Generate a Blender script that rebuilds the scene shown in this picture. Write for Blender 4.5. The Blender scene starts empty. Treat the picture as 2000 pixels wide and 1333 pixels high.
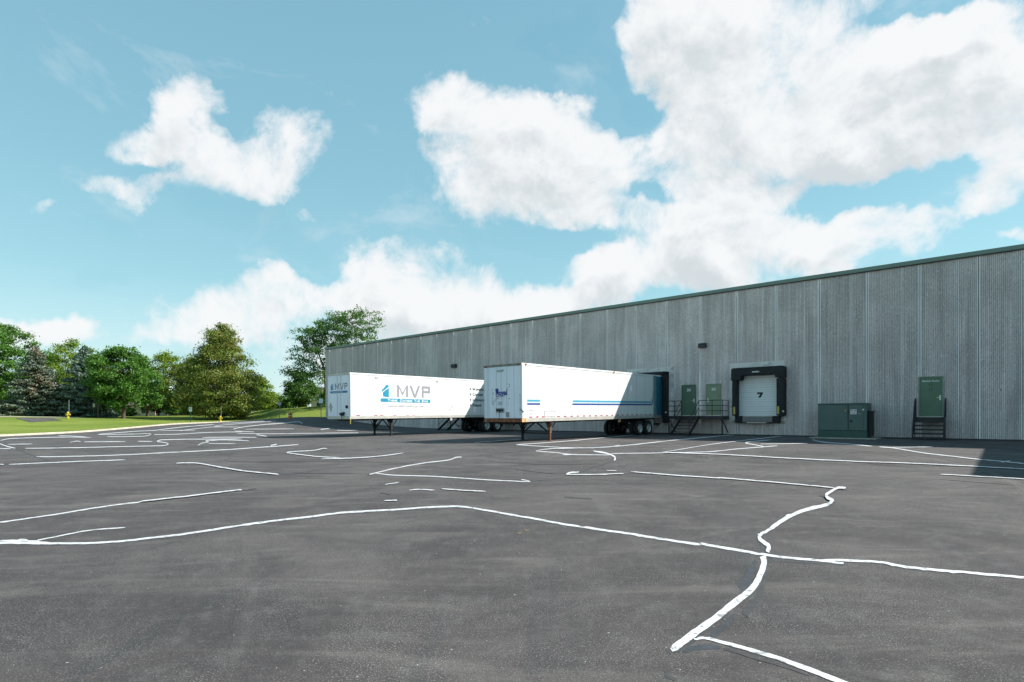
import bpy, bmesh, math, random
import numpy as np
from mathutils import Vector, Matrix, geometry
R = math.radians
C = bpy.context.scene.collection
F, HZ, EYE = 1100.0, 815.0, 1.37          # focal length and horizon of the photo (2000 px wide), eye height
# ------------------------------------------------------------------ camera
cam = bpy.data.cameras.new('camera'); camo = bpy.data.objects.new('camera', cam); C.objects.link(camo)
cam.sensor_width = 36; cam.lens = 36*F/2000; cam.shift_y = (HZ-666.5)/2000; cam.clip_end = 9000; cam.clip_start = .05
camo.location = (0, 0, EYE); camo.rotation_euler = (R(90), 0, 0)
bpy.context.scene.camera = camo
# building axes: U runs along the warehouse wall, N points into the building
A = math.atan2(1100, 1275); U = Vector((math.cos(A), -math.sin(A), 0)); N = Vector((math.sin(A), math.cos(A), 0)); D = 37.2
KX, KN = .85, .79                          # shadow drift per metre of height along U and N
sunv = (U*KX + N*KN + Vector((0, 0, 1))).normalized()
SUN_EL = math.asin(sunv.z); SUN_AZ = math.atan2(sunv.x, sunv.y)
sl = bpy.data.lights.new('sun', 'SUN'); sl.energy = 4.7; sl.angle = R(.5); sl.color = (1, .955, .89)
so = bpy.data.objects.new('sun', sl); C.objects.link(so); so.rotation_euler = sunv.to_track_quat('Z', 'Y').to_euler()
sc = bpy.context.scene
sc.view_settings.view_transform = 'Standard'; sc.view_settings.look = 'None'
sc.view_settings.exposure = .80; sc.view_settings.gamma = 1
sc.cycles.max_bounces = 6; sc.cycles.transparent_max_bounces = 6; sc.cycles.use_denoising = True

# ------------------------------------------------------------------ world: Nishita sky with procedural clouds
W = bpy.data.worlds.new('World'); sc.world = W; W.use_nodes = True
nt = W.node_tree; nt.nodes.clear(); nn = nt.nodes.new; lk = nt.links.new
def vm(op, a, b=None, out=0):
    n = nn('ShaderNodeVectorMath'); n.operation = op
    for i, v in enumerate((a, b)):
        if v is None: continue
        if isinstance(v, (tuple, list)): n.inputs[i].default_value = v
        elif isinstance(v, (int, float)): n.inputs[3].default_value = v
        else: lk(v, n.inputs[i])
    return n.outputs[1] if op in ('LENGTH', 'DOT_PRODUCT') else n.outputs[0]
def mt(op, a, b=None, c=None, clamp=False):
    n = nn('ShaderNodeMath'); n.operation = op; n.use_clamp = clamp
    for i, v in enumerate((a, b, c)):
        if v is None: continue
        if isinstance(v, (int, float)): n.inputs[i].default_value = v
        else: lk(v, n.inputs[i])
    return n.outputs[0]
def noise(vec, scale, detail=6, rough=.55, dist=0):
    n = nn('ShaderNodeTexNoise'); n.inputs['Scale'].default_value = scale; n.inputs['Detail'].default_value = detail
    n.inputs['Roughness'].default_value = rough; n.inputs['Distortion'].default_value = dist; lk(vec, n.inputs['Vector']); return n
def ramp01(v, a, b, c0=0, c1=1):
    n = nn('ShaderNodeMapRange'); n.interpolation_type = 'SMOOTHSTEP'; lk(v, n.inputs[0])
    for i, x in enumerate((a, b, c0, c1)): n.inputs[i+1].default_value = x
    return n.outputs[0]
tc = nn('ShaderNodeTexCoord'); V = tc.outputs['Generated']
sky = nn('ShaderNodeTexSky'); sky.sky_type = 'NISHITA'; sky.sun_disc = False; sky.sun_elevation = SUN_EL; sky.sun_rotation = SUN_AZ
sky.air_density = 1.0; sky.dust_density = .6; sky.ozone_density = 1.5
def azel(v):
    s = nn('ShaderNodeSeparateXYZ'); lk(v, s.inputs[0])
    c = nn('ShaderNodeCombineXYZ'); lk(mt('ARCTAN2', s.outputs[0], s.outputs[1]), c.inputs[0]); lk(mt('ARCSINE', s.outputs[2]), c.inputs[1]); return c.outputs[0]
def ae(px, py):
    x, z = (px-1000)/F, (HZ-py)/F
    return math.atan2(x, 1), math.atan2(z, math.hypot(x, 1))
blobs = [(460,310,150,75,1),(375,200,62,52,.9),(565,265,75,72,1),(250,350,90,34,.75),(300,265,75,50,.8),(530,360,60,40,.8),
 (440,97,80,16,.3),(110,375,60,13,.35),(840,92,36,14,.4),(940,62,30,22,.4),(600,430,50,16,.45),(700,465,60,30,.5),
 (880,215,70,42,.8),(980,260,120,90,1.1),(1060,330,190,105,1.3),(1100,230,120,75,1.1),(900,400,60,40,.5),
 (1400,110,230,170,1.5),(1330,60,130,90,1.2),(1650,190,320,150,1.6),(1900,240,230,150,1.5),(1500,290,300,95,1.4),(1780,110,160,80,1.0),
 (1300,450,190,95,1.3),(1500,470,250,90,1.4),(1680,480,140,60,1.2),(1220,540,140,60,1.0),(1420,390,90,50,.9),
 (1900,390,80,26,.7),(1985,470,60,20,.8),(1910,18,90,18,.5),(1130,5,60,8,.4),
 (500,590,150,62,1.15),(400,630,170,60,1.1),(540,540,48,34,1.2),(700,580,190,70,1.05),(860,545,170,60,1.0),(740,500,90,36,.7),(960,610,220,55,1.1),(45,640,150,58,1.3),(90,630,60,24,.9),
 (620,680,320,55,.8),(0,620,60,26,.8),(1080,590,140,36,.8)]
holes_sky = [(1680,385,140,34,1.15),(1470,352,170,12,.6),(1860,325,60,22,.8),(1110,470,110,22,1.0),(1250,215,75,34,1.1),(1130,120,110,60,1.0),(1537,88,34,20,.6),(440,232,55,14,.3),(1265,368,50,13,.8),(1780,14,110,20,1.0),(1900,75,60,24,.9),(605,515,70,40,1.0),(655,625,45,40,.5),(180,545,80,30,.5),(310,300,60,14,.6)]
spec = [(x, y, rx*1.42, ry*1.42, q) for x, y, rx, ry, q in blobs]+[(x, y, rx*1.7, ry*1.75, -q*1.15) for x, y, rx, ry, q in holes_sky]
def field(vec, fine):
    w1 = noise(vec, 3.2, 3, .6); w2 = noise(vec, 11, 3, .6)
    dv = vm('ADD', vec, vm('SCALE', vm('SUBTRACT', w1.outputs['Color'], (.5, .5, .5)), .12))
    dv = vm('ADD', dv, vm('SCALE', vm('SUBTRACT', w2.outputs['Color'], (.5, .5, .5)), .08))
    if fine: w3 = noise(vec, 30, 3, .65); dv = vm('ADD', dv, vm('SCALE', vm('SUBTRACT', w3.outputs['Color'], (.5, .5, .5)), .03))
    P = azel(vm('NORMALIZE', dv)); acc = None
    for (x, y, rx, ry, q) in spec:
        a0, e0 = ae(x, y); k = 1/(1+((x-1000)/F)**2)
        g = vm('MULTIPLY', vm('SUBTRACT', P, (a0, e0, 0)), (1/(rx/F*k), 1/(ry/F*math.sqrt(k)), 0))
        t = mt('SUBTRACT', 1.0, vm('DOT_PRODUCT', g, g), clamp=True)
        t = mt('MULTIPLY', t, t)
        acc = mt('MULTIPLY', t, q) if acc is None else mt('MULTIPLY_ADD', t, q, acc)
    sat = mt('SUBTRACT', 1.0, mt('POWER', 2.718, mt('MULTIPLY', acc, -1.15)))
    fb = noise(vec, 6.5, 11 if fine else 5, .66, .25).outputs[0]
    return mt('ADD', mt('SUBTRACT', sat, .37), mt('MULTIPLY', mt('SUBTRACT', fb, .5), 2.1)), fb
dens, fb = field(V, True)
upv = (sunv*.35+Vector((0, 0, 1))).normalized()*.05
dens2, fb2 = field(vm('NORMALIZE', vm('ADD', V, tuple(upv))), False)
alpha = ramp01(dens, -.16, .44)
wisp = mt('MULTIPLY', ramp01(noise(vm('MULTIPLY', V, (1, 1, 2.2)), 3.6, 9, .66, .4).outputs[0], .50, .78), .36)
alpha = mt('MAXIMUM', mt('MAXIMUM', mt('MULTIPLY', alpha, .97), wisp), .05)
light = mt('ADD', .66, mt('MULTIPLY', mt('SUBTRACT', dens, dens2), 1.3))
light = mt('SUBTRACT', light, mt('MULTIPLY', ramp01(dens, .1, .75), .30))
thin = ramp01(dens, .5, -.1, 0, .45)
light = mt('ADD', light, thin)
cc = nn('ShaderNodeMix'); cc.data_type = 'RGBA'; lk(ramp01(light, .05, .85), cc.inputs[0])
cc.inputs[6].default_value = (.66, .71, .74, 1); cc.inputs[7].default_value = (.93, .94, .95, 1)
tint = nn('ShaderNodeMix'); tint.data_type = 'RGBA'; tint.blend_type = 'MULTIPLY'; tint.inputs[0].default_value = 1
lk(sky.outputs[0], tint.inputs[6]); tint.inputs[7].default_value = (1.0, 1.16, .94, 1)
bg0 = nn('ShaderNodeBackground'); bg0.inputs[1].default_value = .11; lk(tint.outputs[2], bg0.inputs[0])
sz0 = nn('ShaderNodeSeparateXYZ'); lk(V, sz0.inputs[0])
gr = nn('ShaderNodeValToRGB'); lk(sz0.outputs[2], gr.inputs[0]); cr = gr.color_ramp
cr.elements[0].position = 0; cr.elements[0].color = (.24, .41, .48, 1); cr.elements[1].position = 1; cr.elements[1].color = (.09, .235, .36, 1)
for p_, c_ in ((.15, (.200, .395, .455)), (.40, (.135, .318, .400)), (.62, (.110, .280, .370))): e_ = cr.elements.new(p_); e_.color = c_+(1,)
bg1 = nn('ShaderNodeBackground'); lk(gr.outputs[0], bg1.inputs[0])
bgm = nn('ShaderNodeMixShader'); bgm.inputs[0].default_value = .7; lk(bg0.outputs[0], bgm.inputs[1]); lk(bg1.outputs[0], bgm.inputs[2]); bg = bgm
bc = nn('ShaderNodeBackground'); bc.inputs[1].default_value = .585; lk(cc.outputs[2], bc.inputs[0])
sz = nn('ShaderNodeSeparateXYZ'); lk(V, sz.inputs[0])
hz = ramp01(sz.outputs[2], 0.0, .28, .38, 0)          # pale air low over the horizon
alpha = mt('MAXIMUM', alpha, hz)
mx = nn('ShaderNodeMixShader'); lk(alpha, mx.inputs[0]); lk(bg.outputs[0], mx.inputs[1]); lk(bc.outputs[0], mx.inputs[2])
wo = nn('ShaderNodeOutputWorld'); lk(mx.outputs[0], wo.inputs[0])

# ------------------------------------------------------------------ helpers
def S(x, a, b):
    t = min(1, max(0, (x-a)/(b-a))); return t*t*(3-2*t)
class MB:
    def __init__(s): s.v = []; s.f = []; s.m = []
    def add(s, vs, fs, mi=0):
        o = len(s.v); s.v += [tuple(v) for v in vs]; s.f += [tuple(o+i for i in f) for f in fs]; s.m += [mi]*len(fs); return s
    def box(s, x0, x1, y0, y1, z0, z1, mi=0):
        vs = [(x, y, z) for x in (x0, x1) for y in (y0, y1) for z in (z0, z1)]
        return s.add(vs, [(0,1,3,2),(4,6,7,5),(0,4,5,1),(2,3,7,6),(0,2,6,4),(1,5,7,3)], mi)
    def cyl(s, p0, p1, r0, r1=None, n=10, mi=0, caps=True):
        p0, p1 = Vector(p0), Vector(p1); r1 = r0 if r1 is None else r1
        q = (p1-p0).to_track_quat('Z', 'Y'); vs = []
        for p, r in ((p0, r0), (p1, r1)):
            for i in range(n):
                a = 2*math.pi*i/n; vs.append(p + q @ Vector((r*math.cos(a), r*math.sin(a), 0)))
        fs = [(i, (i+1) % n, n+(i+1) % n, n+i) for i in range(n)]
        if caps: fs += [tuple(range(n-1, -1, -1)), tuple(range(n, 2*n))]
        return s.add(vs, fs, mi)
    def tube(s, pts, r, n=6, mi=0):
        for a, b in zip(pts, pts[1:]): s.cyl(a, b, r, n=n, mi=mi)
        return s
    def bar(s, p0, p1, w, h=None, mi=0):           # rectangular bar
        h = w if h is None else h; p0, p1 = Vector(p0), Vector(p1); q = (p1-p0).to_track_quat('Z', 'Y')
        vs = [p + q @ Vector((a*w/2, b*h/2, 0)) for p in (p0, p1) for a, b in ((-1,-1),(1,-1),(1,1),(-1,1))]
        return s.add(vs, [(0,1,5,4),(1,2,6,5),(2,3,7,6),(3,0,4,7),(3,2,1,0),(4,5,6,7)], mi)
    def prism(s, pts, f, d0, d1, mi=0):            # 2D outline -> f(a,b,depth)
        n = len(pts); vs = [f(a, b, d0) for a, b in pts] + [f(a, b, d1) for a, b in pts]
        fs = [(i, (i+1) % n, n+(i+1) % n, n+i) for i in range(n)] + [tuple(range(n-1, -1, -1)), tuple(range(n, 2*n))]
        return s.add(vs, fs, mi)
    def lathe(s, prof, c, n=28, mi=0):             # profile (r, y) round a y axis through c
        m = len(prof); vs = []
        for i in range(n):
            a = 2*math.pi*i/n
            for r, y in prof: vs.append((c[0]+r*math.cos(a), c[1]+y, c[2]+r*math.sin(a)))
        fs = [(i*m+j, ((i+1) % n)*m+j, ((i+1) % n)*m+j+1, i*m+j+1) for i in range(n) for j in range(m-1)]
        return s.add(vs, fs, mi)
    def build(s, name, mat, parent=None, bevel=0, smooth=False):
        me = bpy.data.meshes.new(name); me.from_pydata(s.v, [], s.f); me.update()
        bm = bmesh.new(); bm.from_mesh(me); bmesh.ops.recalc_face_normals(bm, faces=bm.faces); bm.to_mesh(me); bm.free()
        mats = mat if isinstance(mat, (list, tuple)) else [mat]
        for m in mats: me.materials.append(m)
        if len(mats) > 1:
            for p, m in zip(me.polygons, s.m): p.material_index = m
        if smooth:
            for p in me.polygons: p.use_smooth = True
        o = bpy.data.objects.new(name, me); C.objects.link(o)
        if parent: o.parent = parent
        if bevel:
            b = o.modifiers.new('bevel', 'BEVEL'); b.width = bevel; b.segments = 2; b.limit_method = 'ANGLE'
        return o
def tag(o, label=None, cat=None, group=None, kind=None):
    if label: o['label'] = label
    if cat: o['category'] = cat
    if group: o['group'] = group
    if kind: o['kind'] = kind
    return o
def empty(name, loc, rz=0, rx=0, ry=0):
    o = bpy.data.objects.new(name, None); C.objects.link(o); o.location = loc; o.rotation_euler = (rx, ry, rz); o.empty_display_size = .3; return o
def copy_tree(o, parent=None):
    c = o.copy(); C.objects.link(c); c.parent = parent
    for ch in o.children: copy_tree(ch, c)
    return c
def text(s, size, loc, rot, mat, parent, name='lettering', sx=1, align='LEFT', ext=.002, shear=0, bold=0, space=1):
    cu = bpy.data.curves.new('t', 'FONT'); cu.body = s; cu.size = size; cu.align_x = align; cu.extrude = ext; cu.shear = shear; cu.offset = bold; cu.space_character = space
    t = bpy.data.objects.new('t', cu); C.objects.link(t)
    bpy.context.view_layer.update()
    me = bpy.data.meshes.new_from_object(t.evaluated_get(bpy.context.evaluated_depsgraph_get()))
    me.name = name
    bpy.data.objects.remove(t); bpy.data.curves.remove(cu)
    me.transform(Matrix.Diagonal((sx, 1, 1, 1)))
    me.materials.clear(); me.materials.append(mat)
    o = bpy.data.objects.new(name, me); C.objects.link(o); o.location = loc; o.rotation_euler = rot; o.parent = parent
    return o
# materials
def mat(name, col, rough=.6, metal=0, var=.12, scale=3, spec=.5, bump=0, bscale=40, detail=5, streak=None, dirt=None, coat=0):
    m = bpy.data.materials.new(name); m.use_nodes = True; t = m.node_tree; b = t.nodes['Principled BSDF']
    b.inputs['Roughness'].default_value = rough; b.inputs['Metallic'].default_value = metal; b.inputs['Specular IOR Level'].default_value = spec
    b.inputs['Coat Weight'].default_value = coat
    co = t.nodes.new('ShaderNodeTexCoord').outputs['Object']
    n = t.nodes.new('ShaderNodeTexNoise'); n.inputs['Scale'].default_value = scale; n.inputs['Detail'].default_value = detail
    if streak:
        mp = t.nodes.new('ShaderNodeMapping'); mp.inputs['Scale'].default_value = streak; t.links.new(co, mp.inputs[0]); t.links.new(mp.outputs[0], n.inputs['Vector'])
    else: t.links.new(co, n.inputs['Vector'])
    r = t.nodes.new('ShaderNodeValToRGB'); r.color_ramp.elements[0].position = .3; r.color_ramp.elements[1].position = .7
    r.color_ramp.elements[0].color = tuple(c*(1-var) for c in col)+(1,); r.color_ramp.elements[1].color = tuple(min(1, c*(1+var)) for c in col)+(1,)
    t.links.new(n.outputs[0], r.inputs[0]); out = r.outputs[0]
    if dirt:       # (colour, scale, lo, hi)
        n2 = t.nodes.new('ShaderNodeTexNoise'); n2.inputs['Scale'].default_value = dirt[1]; n2.inputs['Detail'].default_value = 8; n2.inputs['Roughness'].default_value = .65; t.links.new(co, n2.inputs['Vector'])
        mr = t.nodes.new('ShaderNodeMapRange'); mr.interpolation_type = 'SMOOTHSTEP'; mr.inputs[1].default_value = dirt[2]; mr.inputs[2].default_value = dirt[3]; t.links.new(n2.outputs[0], mr.inputs[0])
        mi = t.nodes.new('ShaderNodeMix'); mi.data_type = 'RGBA'; t.links.new(mr.outputs[0], mi.inputs[0]); t.links.new(out, mi.inputs[6]); mi.inputs[7].default_value = dirt[0]+(1,); out = mi.outputs[2]
    t.links.new(out, b.inputs['Base Color'])
    if bump:
        nb = t.nodes.new('ShaderNodeTexNoise'); nb.inputs['Scale'].default_value = bscale; nb.inputs['Detail'].default_value = 4; t.links.new(co, nb.inputs['Vector'])
        bp = t.nodes.new('ShaderNodeBump'); bp.inputs['Strength'].default_value = bump; bp.inputs['Distance'].default_value = .01; t.links.new(nb.outputs[0], bp.inputs['Height']); t.links.new(bp.outputs[0], b.inputs['Normal'])
    return m
def custom(name):
    m = bpy.data.materials.new(name); m.use_nodes = True; t = m.node_tree; b = t.nodes['Principled BSDF']
    class K: pass
    k = K(); k.m = m; k.t = t; k.b = b; k.co = t.nodes.new('ShaderNodeTexCoord').outputs['Object']
    def nz(scale, detail=6, rough=.6, mp=None, dist=0, rot=0, vec=None):
        n = t.nodes.new('ShaderNodeTexNoise'); n.inputs['Scale'].default_value = scale; n.inputs['Detail'].default_value = detail; n.inputs['Roughness'].default_value = rough; n.inputs['Distortion'].default_value = dist
        src = vec or k.co
        if mp:
            p = t.nodes.new('ShaderNodeMapping'); p.inputs['Scale'].default_value = mp; p.inputs['Rotation'].default_value = (0, 0, rot); t.links.new(src, p.inputs[0]); src = p.outputs[0]
        t.links.new(src, n.inputs['Vector']); return n.outputs[0]
    def rg(v, a, b_, c0=0, c1=1):
        n = t.nodes.new('ShaderNodeMapRange'); n.interpolation_type = 'SMOOTHSTEP'; t.links.new(v, n.inputs[0])
        for i, x in enumerate((a, b_, c0, c1)): n.inputs[i+1].default_value = x
        return n.outputs[0]
    def mix(f, a, b_, mode='MIX'):
        n = t.nodes.new('ShaderNodeMix'); n.data_type = 'RGBA'; n.blend_type = mode
        for i, v in ((0, f), (6, a), (7, b_)):
            if isinstance(v, (int, float)): n.inputs[i].default_value = v
            elif isinstance(v, tuple): n.inputs[i].default_value = v if len(v) == 4 else v+(1,)
            else: t.links.new(v, n.inputs[i])
        return n.outputs[2]
    def ma(op, a, b_=None):
        n = t.nodes.new('ShaderNodeMath'); n.operation = op
        for i, v in enumerate((a, b_)):
            if v is None: continue
            if isinstance(v, (int, float)): n.inputs[i].default_value = v
            else: t.links.new(v, n.inputs[i])
        return n.outputs[0]
    def bump(h, st, dist=.01):
        bp = t.nodes.new('ShaderNodeBump'); bp.inputs['Strength'].default_value = st; bp.inputs['Distance'].default_value = dist; t.links.new(h, bp.inputs['Height']); t.links.new(bp.outputs[0], b.inputs['Normal'])
    k.nz, k.rg, k.mix, k.ma, k.bump = nz, rg, mix, ma, bump
    k.base = lambda c: t.links.new(c, b.inputs['Base Color'])
    return k
# asphalt
k = custom('asphalt'); k.b.inputs['Roughness'].default_value = .92; k.b.inputs['Specular IOR Level'].default_value = .25
col = k.mix(k.rg(k.nz(.22, 6, .65, dist=1.8), .38, .62), (.044, .039, .040), (.080, .070, .069))
st1 = k.rg(k.nz(1, 6, .62, mp=(.22, 1.0, 1), dist=2.4, rot=R(24)), .5, .74)
st2 = k.rg(k.nz(1, 6, .62, mp=(.9, .12, 1), dist=.8, rot=R(-38)), .55, .78)
st3 = k.rg(k.nz(1, 5, .6, mp=(.35, 1.9, 1), dist=2.6, rot=R(-20)), .52, .8)
msk = k.rg(k.nz(.09, 3, .5, dist=.8), .4, .62)
col = k.mix(k.ma('MULTIPLY', st1, .36), col, (.190, .176, .160))
col = k.mix(k.ma('MULTIPLY', k.ma('MULTIPLY', st2, msk), .4), col, (.15, .146, .135))
col = k.mix(k.ma('MULTIPLY', st3, .35), col, (.038, .038, .041))
col = k.mix(k.ma('MULTIPLY', k.rg(k.nz(.8, 7, .7), .56, .75), .4), col, (.05, .05, .054))
def arcs(cx, cy, fr, fa, lo_, hi_):
    s_ = k.t.nodes.new('ShaderNodeVectorMath'); s_.operation = 'SUBTRACT'; k.t.links.new(k.co, s_.inputs[0]); s_.inputs[1].default_value = (cx, cy, 0)
    x_ = k.t.nodes.new('ShaderNodeSeparateXYZ'); k.t.links.new(s_.outputs[0], x_.inputs[0])
    l_ = k.t.nodes.new('ShaderNodeVectorMath'); l_.operation = 'LENGTH'; k.t.links.new(s_.outputs[0], l_.inputs[0])
    c_ = k.t.nodes.new('ShaderNodeCombineXYZ'); k.t.links.new(k.ma('MULTIPLY', l_.outputs[1], fr), c_.inputs[0]); k.t.links.new(k.ma('MULTIPLY', k.ma('ARCTAN2', x_.outputs[1], x_.outputs[0]), fa), c_.inputs[1])
    return k.rg(k.nz(1, 5, .6, vec=c_.outputs[0], dist=.5), lo_, hi_)
col = k.mix(k.ma('MULTIPLY', arcs(-9, 24, 1.9, 2.2, .56, .74), .42), col, (.165, .152, .138))
col = k.mix(k.ma('MULTIPLY', arcs(14, 3, 2.6, 1.6, .55, .70), .5), col, (.034, .039, .041))
col = k.mix(k.ma('MULTIPLY', arcs(-22, -4, 2.2, 2.8, .56, .74), .14), col, (.17, .158, .145))
col = k.mix(k.ma('MULTIPLY', k.rg(k.nz(3.2, 8, .72), .50, .68), .30), col, (.140, .140, .132))
col = k.mix(k.ma('MULTIPLY', k.rg(k.nz(5.1, 8, .72), .52, .70), .40), col, (.045, .043, .045))
col = k.mix(k.ma('MULTIPLY', k.rg(k.nz(13, 6, .85), .50, .64), .28), col, (.150, .140, .135))
col = k.mix(k.ma('MULTIPLY', k.rg(k.nz(17, 6, .85), .51, .64), .35), col, (.030, .030, .031))
sp = k.nz(95, 3, .75); sp2 = k.nz(38, 4, .8)
col = k.mix(k.ma('MULTIPLY', k.rg(sp, .55, .66), k.rg(k.nz(.55, 6, .65, dist=1.0), .35, .62, .25, 1)), col, (.30, .285, .27))
col = k.mix(k.ma('MULTIPLY', k.rg(sp2, .42, .30), .75), col, (.022, .022, .024))
col = k.mix(k.rg(k.nz(30, 2, .5), .745, .765), col, (.5, .49, .46))
k.base(col); k.bump(sp, .55, .006); M_ASPH = k.m
# seal / paint
def paint_mat(name, c, worn):
    k = custom(name); k.b.inputs['Roughness'].default_value = .7
    col = k.mix(k.rg(k.nz(7, 6, .7), .35, .7), tuple(x*.86 for x in c), c)
    col = k.mix(k.ma('MULTIPLY', k.rg(k.nz(13, 6, .7), .53, .60), worn), col, (.11, .11, .115)); k.base(col); k.bump(k.nz(60), .2); return k.m
M_PAINT = paint_mat('white_line_paint', (.62, .62, .63), .75)
M_SEAL = mat('crack_sealant', (.040, .040, .043), .75, var=.3, scale=9)
M_SEALG = mat('grey_sealant', (.034, .038, .045), .6, var=.3, scale=9)
# grass
k = custom('grass'); k.b.inputs['Roughness'].default_value = .9; k.b.inputs['Specular IOR Level'].default_value = .1
c = k.mix(k.rg(k.nz(.12, 6, .6), .35, .65), (.135, .190, .028), (.240, .275, .060))
c = k.mix(k.ma('MULTIPLY', k.rg(k.nz(1, 5, .6, mp=(.06, 1.4, 1), rot=R(-6)), .5, .7), .5), c, (.26, .29, .07))
c = k.mix(k.ma('MULTIPLY', k.rg(k.nz(6, 6, .7), .35, .65), .5), c, (.06, .12, .014)); k.base(c); k.bump(k.nz(14, 5, .8), .9, .06); M_GRASS = k.m
M_EARTH = mat('far_field', (.07, .10, .035), .95, var=.3, scale=.02)
M_CURB = mat('curb_concrete', (.46, .41, .33), .9, var=.18, scale=1.5, bump=.3)
# ribbed precast concrete
def concrete(name, tone):
    k = custom(name); k.b.inputs['Roughness'].default_value = .93; k.b.inputs['Specular IOR Level'].default_value = .2
    sx = k.t.nodes.new('ShaderNodeSeparateXYZ'); k.t.links.new(k.co, sx.inputs[0])
    pan = k.ma('FLOOR', k.ma('DIVIDE', k.ma('ADD', sx.outputs[0], .75), 2.42))
    wn = k.t.nodes.new('ShaderNodeTexWhiteNoise'); wn.noise_dimensions = '1D'; k.t.links.new(pan, wn.inputs['W'])
    c = k.mix(wn.outputs[0], tuple(x*.88 for x in tone), tuple(x*1.1 for x in tone))
    c = k.mix(k.ma('MULTIPLY', k.rg(k.nz(1, 7, .65, mp=(2.4, 1, .16)), .44, .66), .58), c, tuple(x*.52 for x in tone))
    c = k.mix(k.ma('MULTIPLY', k.rg(k.nz(1, 6, .6, mp=(7, 1, .10)), .52, .72), .55), c, tuple(x*1.5 for x in tone))
    c = k.mix(k.ma('MULTIPLY', k.rg(k.nz(.45, 6, .6), .42, .62), .42), c, tuple(x*.62 for x in tone))
    c = k.mix(k.ma('MULTIPLY', k.rg(k.nz(1, 4, .85, mp=(16, 16, 7)), .51, .63), .6), c, tuple(x*.42 for x in tone))
    c = k.mix(k.ma('MULTIPLY', k.rg(k.nz(1, 4, .85, mp=(14, 14, 6), vec=None, dist=.2), .46, .36), .5), c, tuple(x*1.55 for x in tone))
    k.base(c); k.bump(k.nz(30, 4, .8), .8, .012); return k.m
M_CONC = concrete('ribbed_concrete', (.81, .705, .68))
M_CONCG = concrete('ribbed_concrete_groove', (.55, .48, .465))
M_SMOOTH = mat('smooth_concrete_band', (.86, .80, .79), .9, var=.16, scale=1.2, bump=.2, streak=(3, 1, .4))
M_PATCH = mat('plain_concrete_surround', (.72, .67, .64), .9, var=.14, scale=.9, bump=.2, dirt=((.20, .205, .20), 1.6, .5, .75))
M_JOINT = mat('joint_sealant', (.07, .07, .07), .8, var=.1)
M_COPING = mat('green_metal_coping', (.17, .235, .20), .45, var=.08, scale=.6, metal=.1)
M_ROOF = mat('roof_membrane', (.25, .25, .24), .9)
M_DGREEN = mat('dark_green_door_paint', (.078, .140, .090), .5, var=.10, scale=1.5)
M_LGREEN = mat('faded_green_door_paint', (.23, .28, .18), .55, var=.10, scale=1.5)
M_EGREEN = mat('green_door_paint', (.105, .175, .110), .5, var=.10, scale=1.5)
M_FRAMEG = mat('pale_green_frame', (.20, .25, .20), .6, var=.1)
M_BLACK = mat('black_rubber', (.009, .011, .014), .75, var=.4, scale=4, bump=.3, bscale=9)
M_BLKMET = mat('black_painted_steel', (.010, .011, .015), .5, var=.3)
M_STEEL = mat('grey_steel', (.16, .165, .17), .5, metal=.3, var=.2, dirt=((.09, .06, .04), 3, .55, .75))
M_CHROME = mat('bright_metal', (.62, .62, .6), .35, metal=.6, var=.1)
M_YELLOW = mat('yellow_guard', (.50, .37, .06), .6, var=.2)
M_WDOOR = mat('dock_door_white', (.78, .79, .80), .5, var=.06, scale=.8)
M_WDOORL = mat('dock_door_seam', (.33, .34, .36), .6)
M_LAMPB = mat('dark_bronze_housing', (.015, .016, .02), .4, var=.2)
M_LENS = mat('lamp_lens', (.10, .11, .12), .2, var=.1)
M_TXTW = mat('white_lettering', (.72, .74, .70), .6, var=.05)
M_TXTB = mat('black_lettering', (.008, .009, .012), .6, var=.1)
M_GEN = mat('green_cabinet_paint', (.068, .115, .104), .45, var=.10, scale=1.2)
M_GENB = mat('green_cabinet_base', (.028, .078, .066), .5, var=.15)
M_PAD = mat('pad_concrete', (.36, .32, .26), .95, var=.3, scale=3, bump=.4)
# trailers
M_TWHITE = mat('trailer_white_paint', (.74, .74, .74), .38, var=.02, scale=.7, coat=.2, dirt=((.50, .49, .46), 1.6, .60, .80))
M_TWORN = mat('worn_white_paint', (.73, .73, .73), .42, var=.03, scale=.8, dirt=((.42, .40, .36), 2.3, .68, .80), coat=.1)
M_TNOSE = mat('grimy_white_nose_shade_tint', (.84, .85, .92), .45, var=.06, scale=1.2, streak=(1, 4, .5), dirt=((.34, .34, .34), 3.0, .66, .78))  # blue of the skylit shade mixed into the white; grime patches are dirt
M_RAIL = mat('grey_aluminium_rail', (.52, .50, .46), .45, metal=.25, var=.1, scale=5)
M_RAILD = mat('dull_roof_rail', (.24, .22, .20), .6, metal=.2, var=.25, scale=3)
M_RUST = mat('rusty_steel', (.20, .075, .030), .85, var=.45, scale=5, dirt=((.42, .36, .30), 4, .55, .7))
M_RUSTY = mat('rusty_leg', (.16, .075, .042), .85, var=.4, scale=6)
M_RUSTO = mat('orange_rust_corner', (.55, .32, .12), .8, var=.4, scale=7, dirt=((.75, .70, .6), 6, .5, .65))
M_SEAM = mat('panel_seam', (.36, .36, .37), .5, var=.05)
M_UNDER = mat('grimy_underbody', (.020, .018, .018), .8, var=.4)
M_TYRE = mat('tyre_rubber', (.014, .014, .015), .85, var=.3, scale=8)
M_RIM = mat('white_wheel_rim', (.50, .50, .48), .5, var=.15, scale=6, dirt=((.25, .18, .12), 9, .52, .66))
M_FLAP = mat('mud_flap', (.5, .5, .5), .7, var=.15)
M_CYAN = mat('logo_cyan', (.006, .250, .400), .5, var=.03)
M_PALEB = mat('logo_pale_blue', (.52, .66, .74), .5, var=.03)
M_LGREY = mat('logo_grey', (.29, .29, .31), .5, var=.03)
M_TGREY = mat('small_text_grey', (.26, .22, .24), .5, var=.03)
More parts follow.
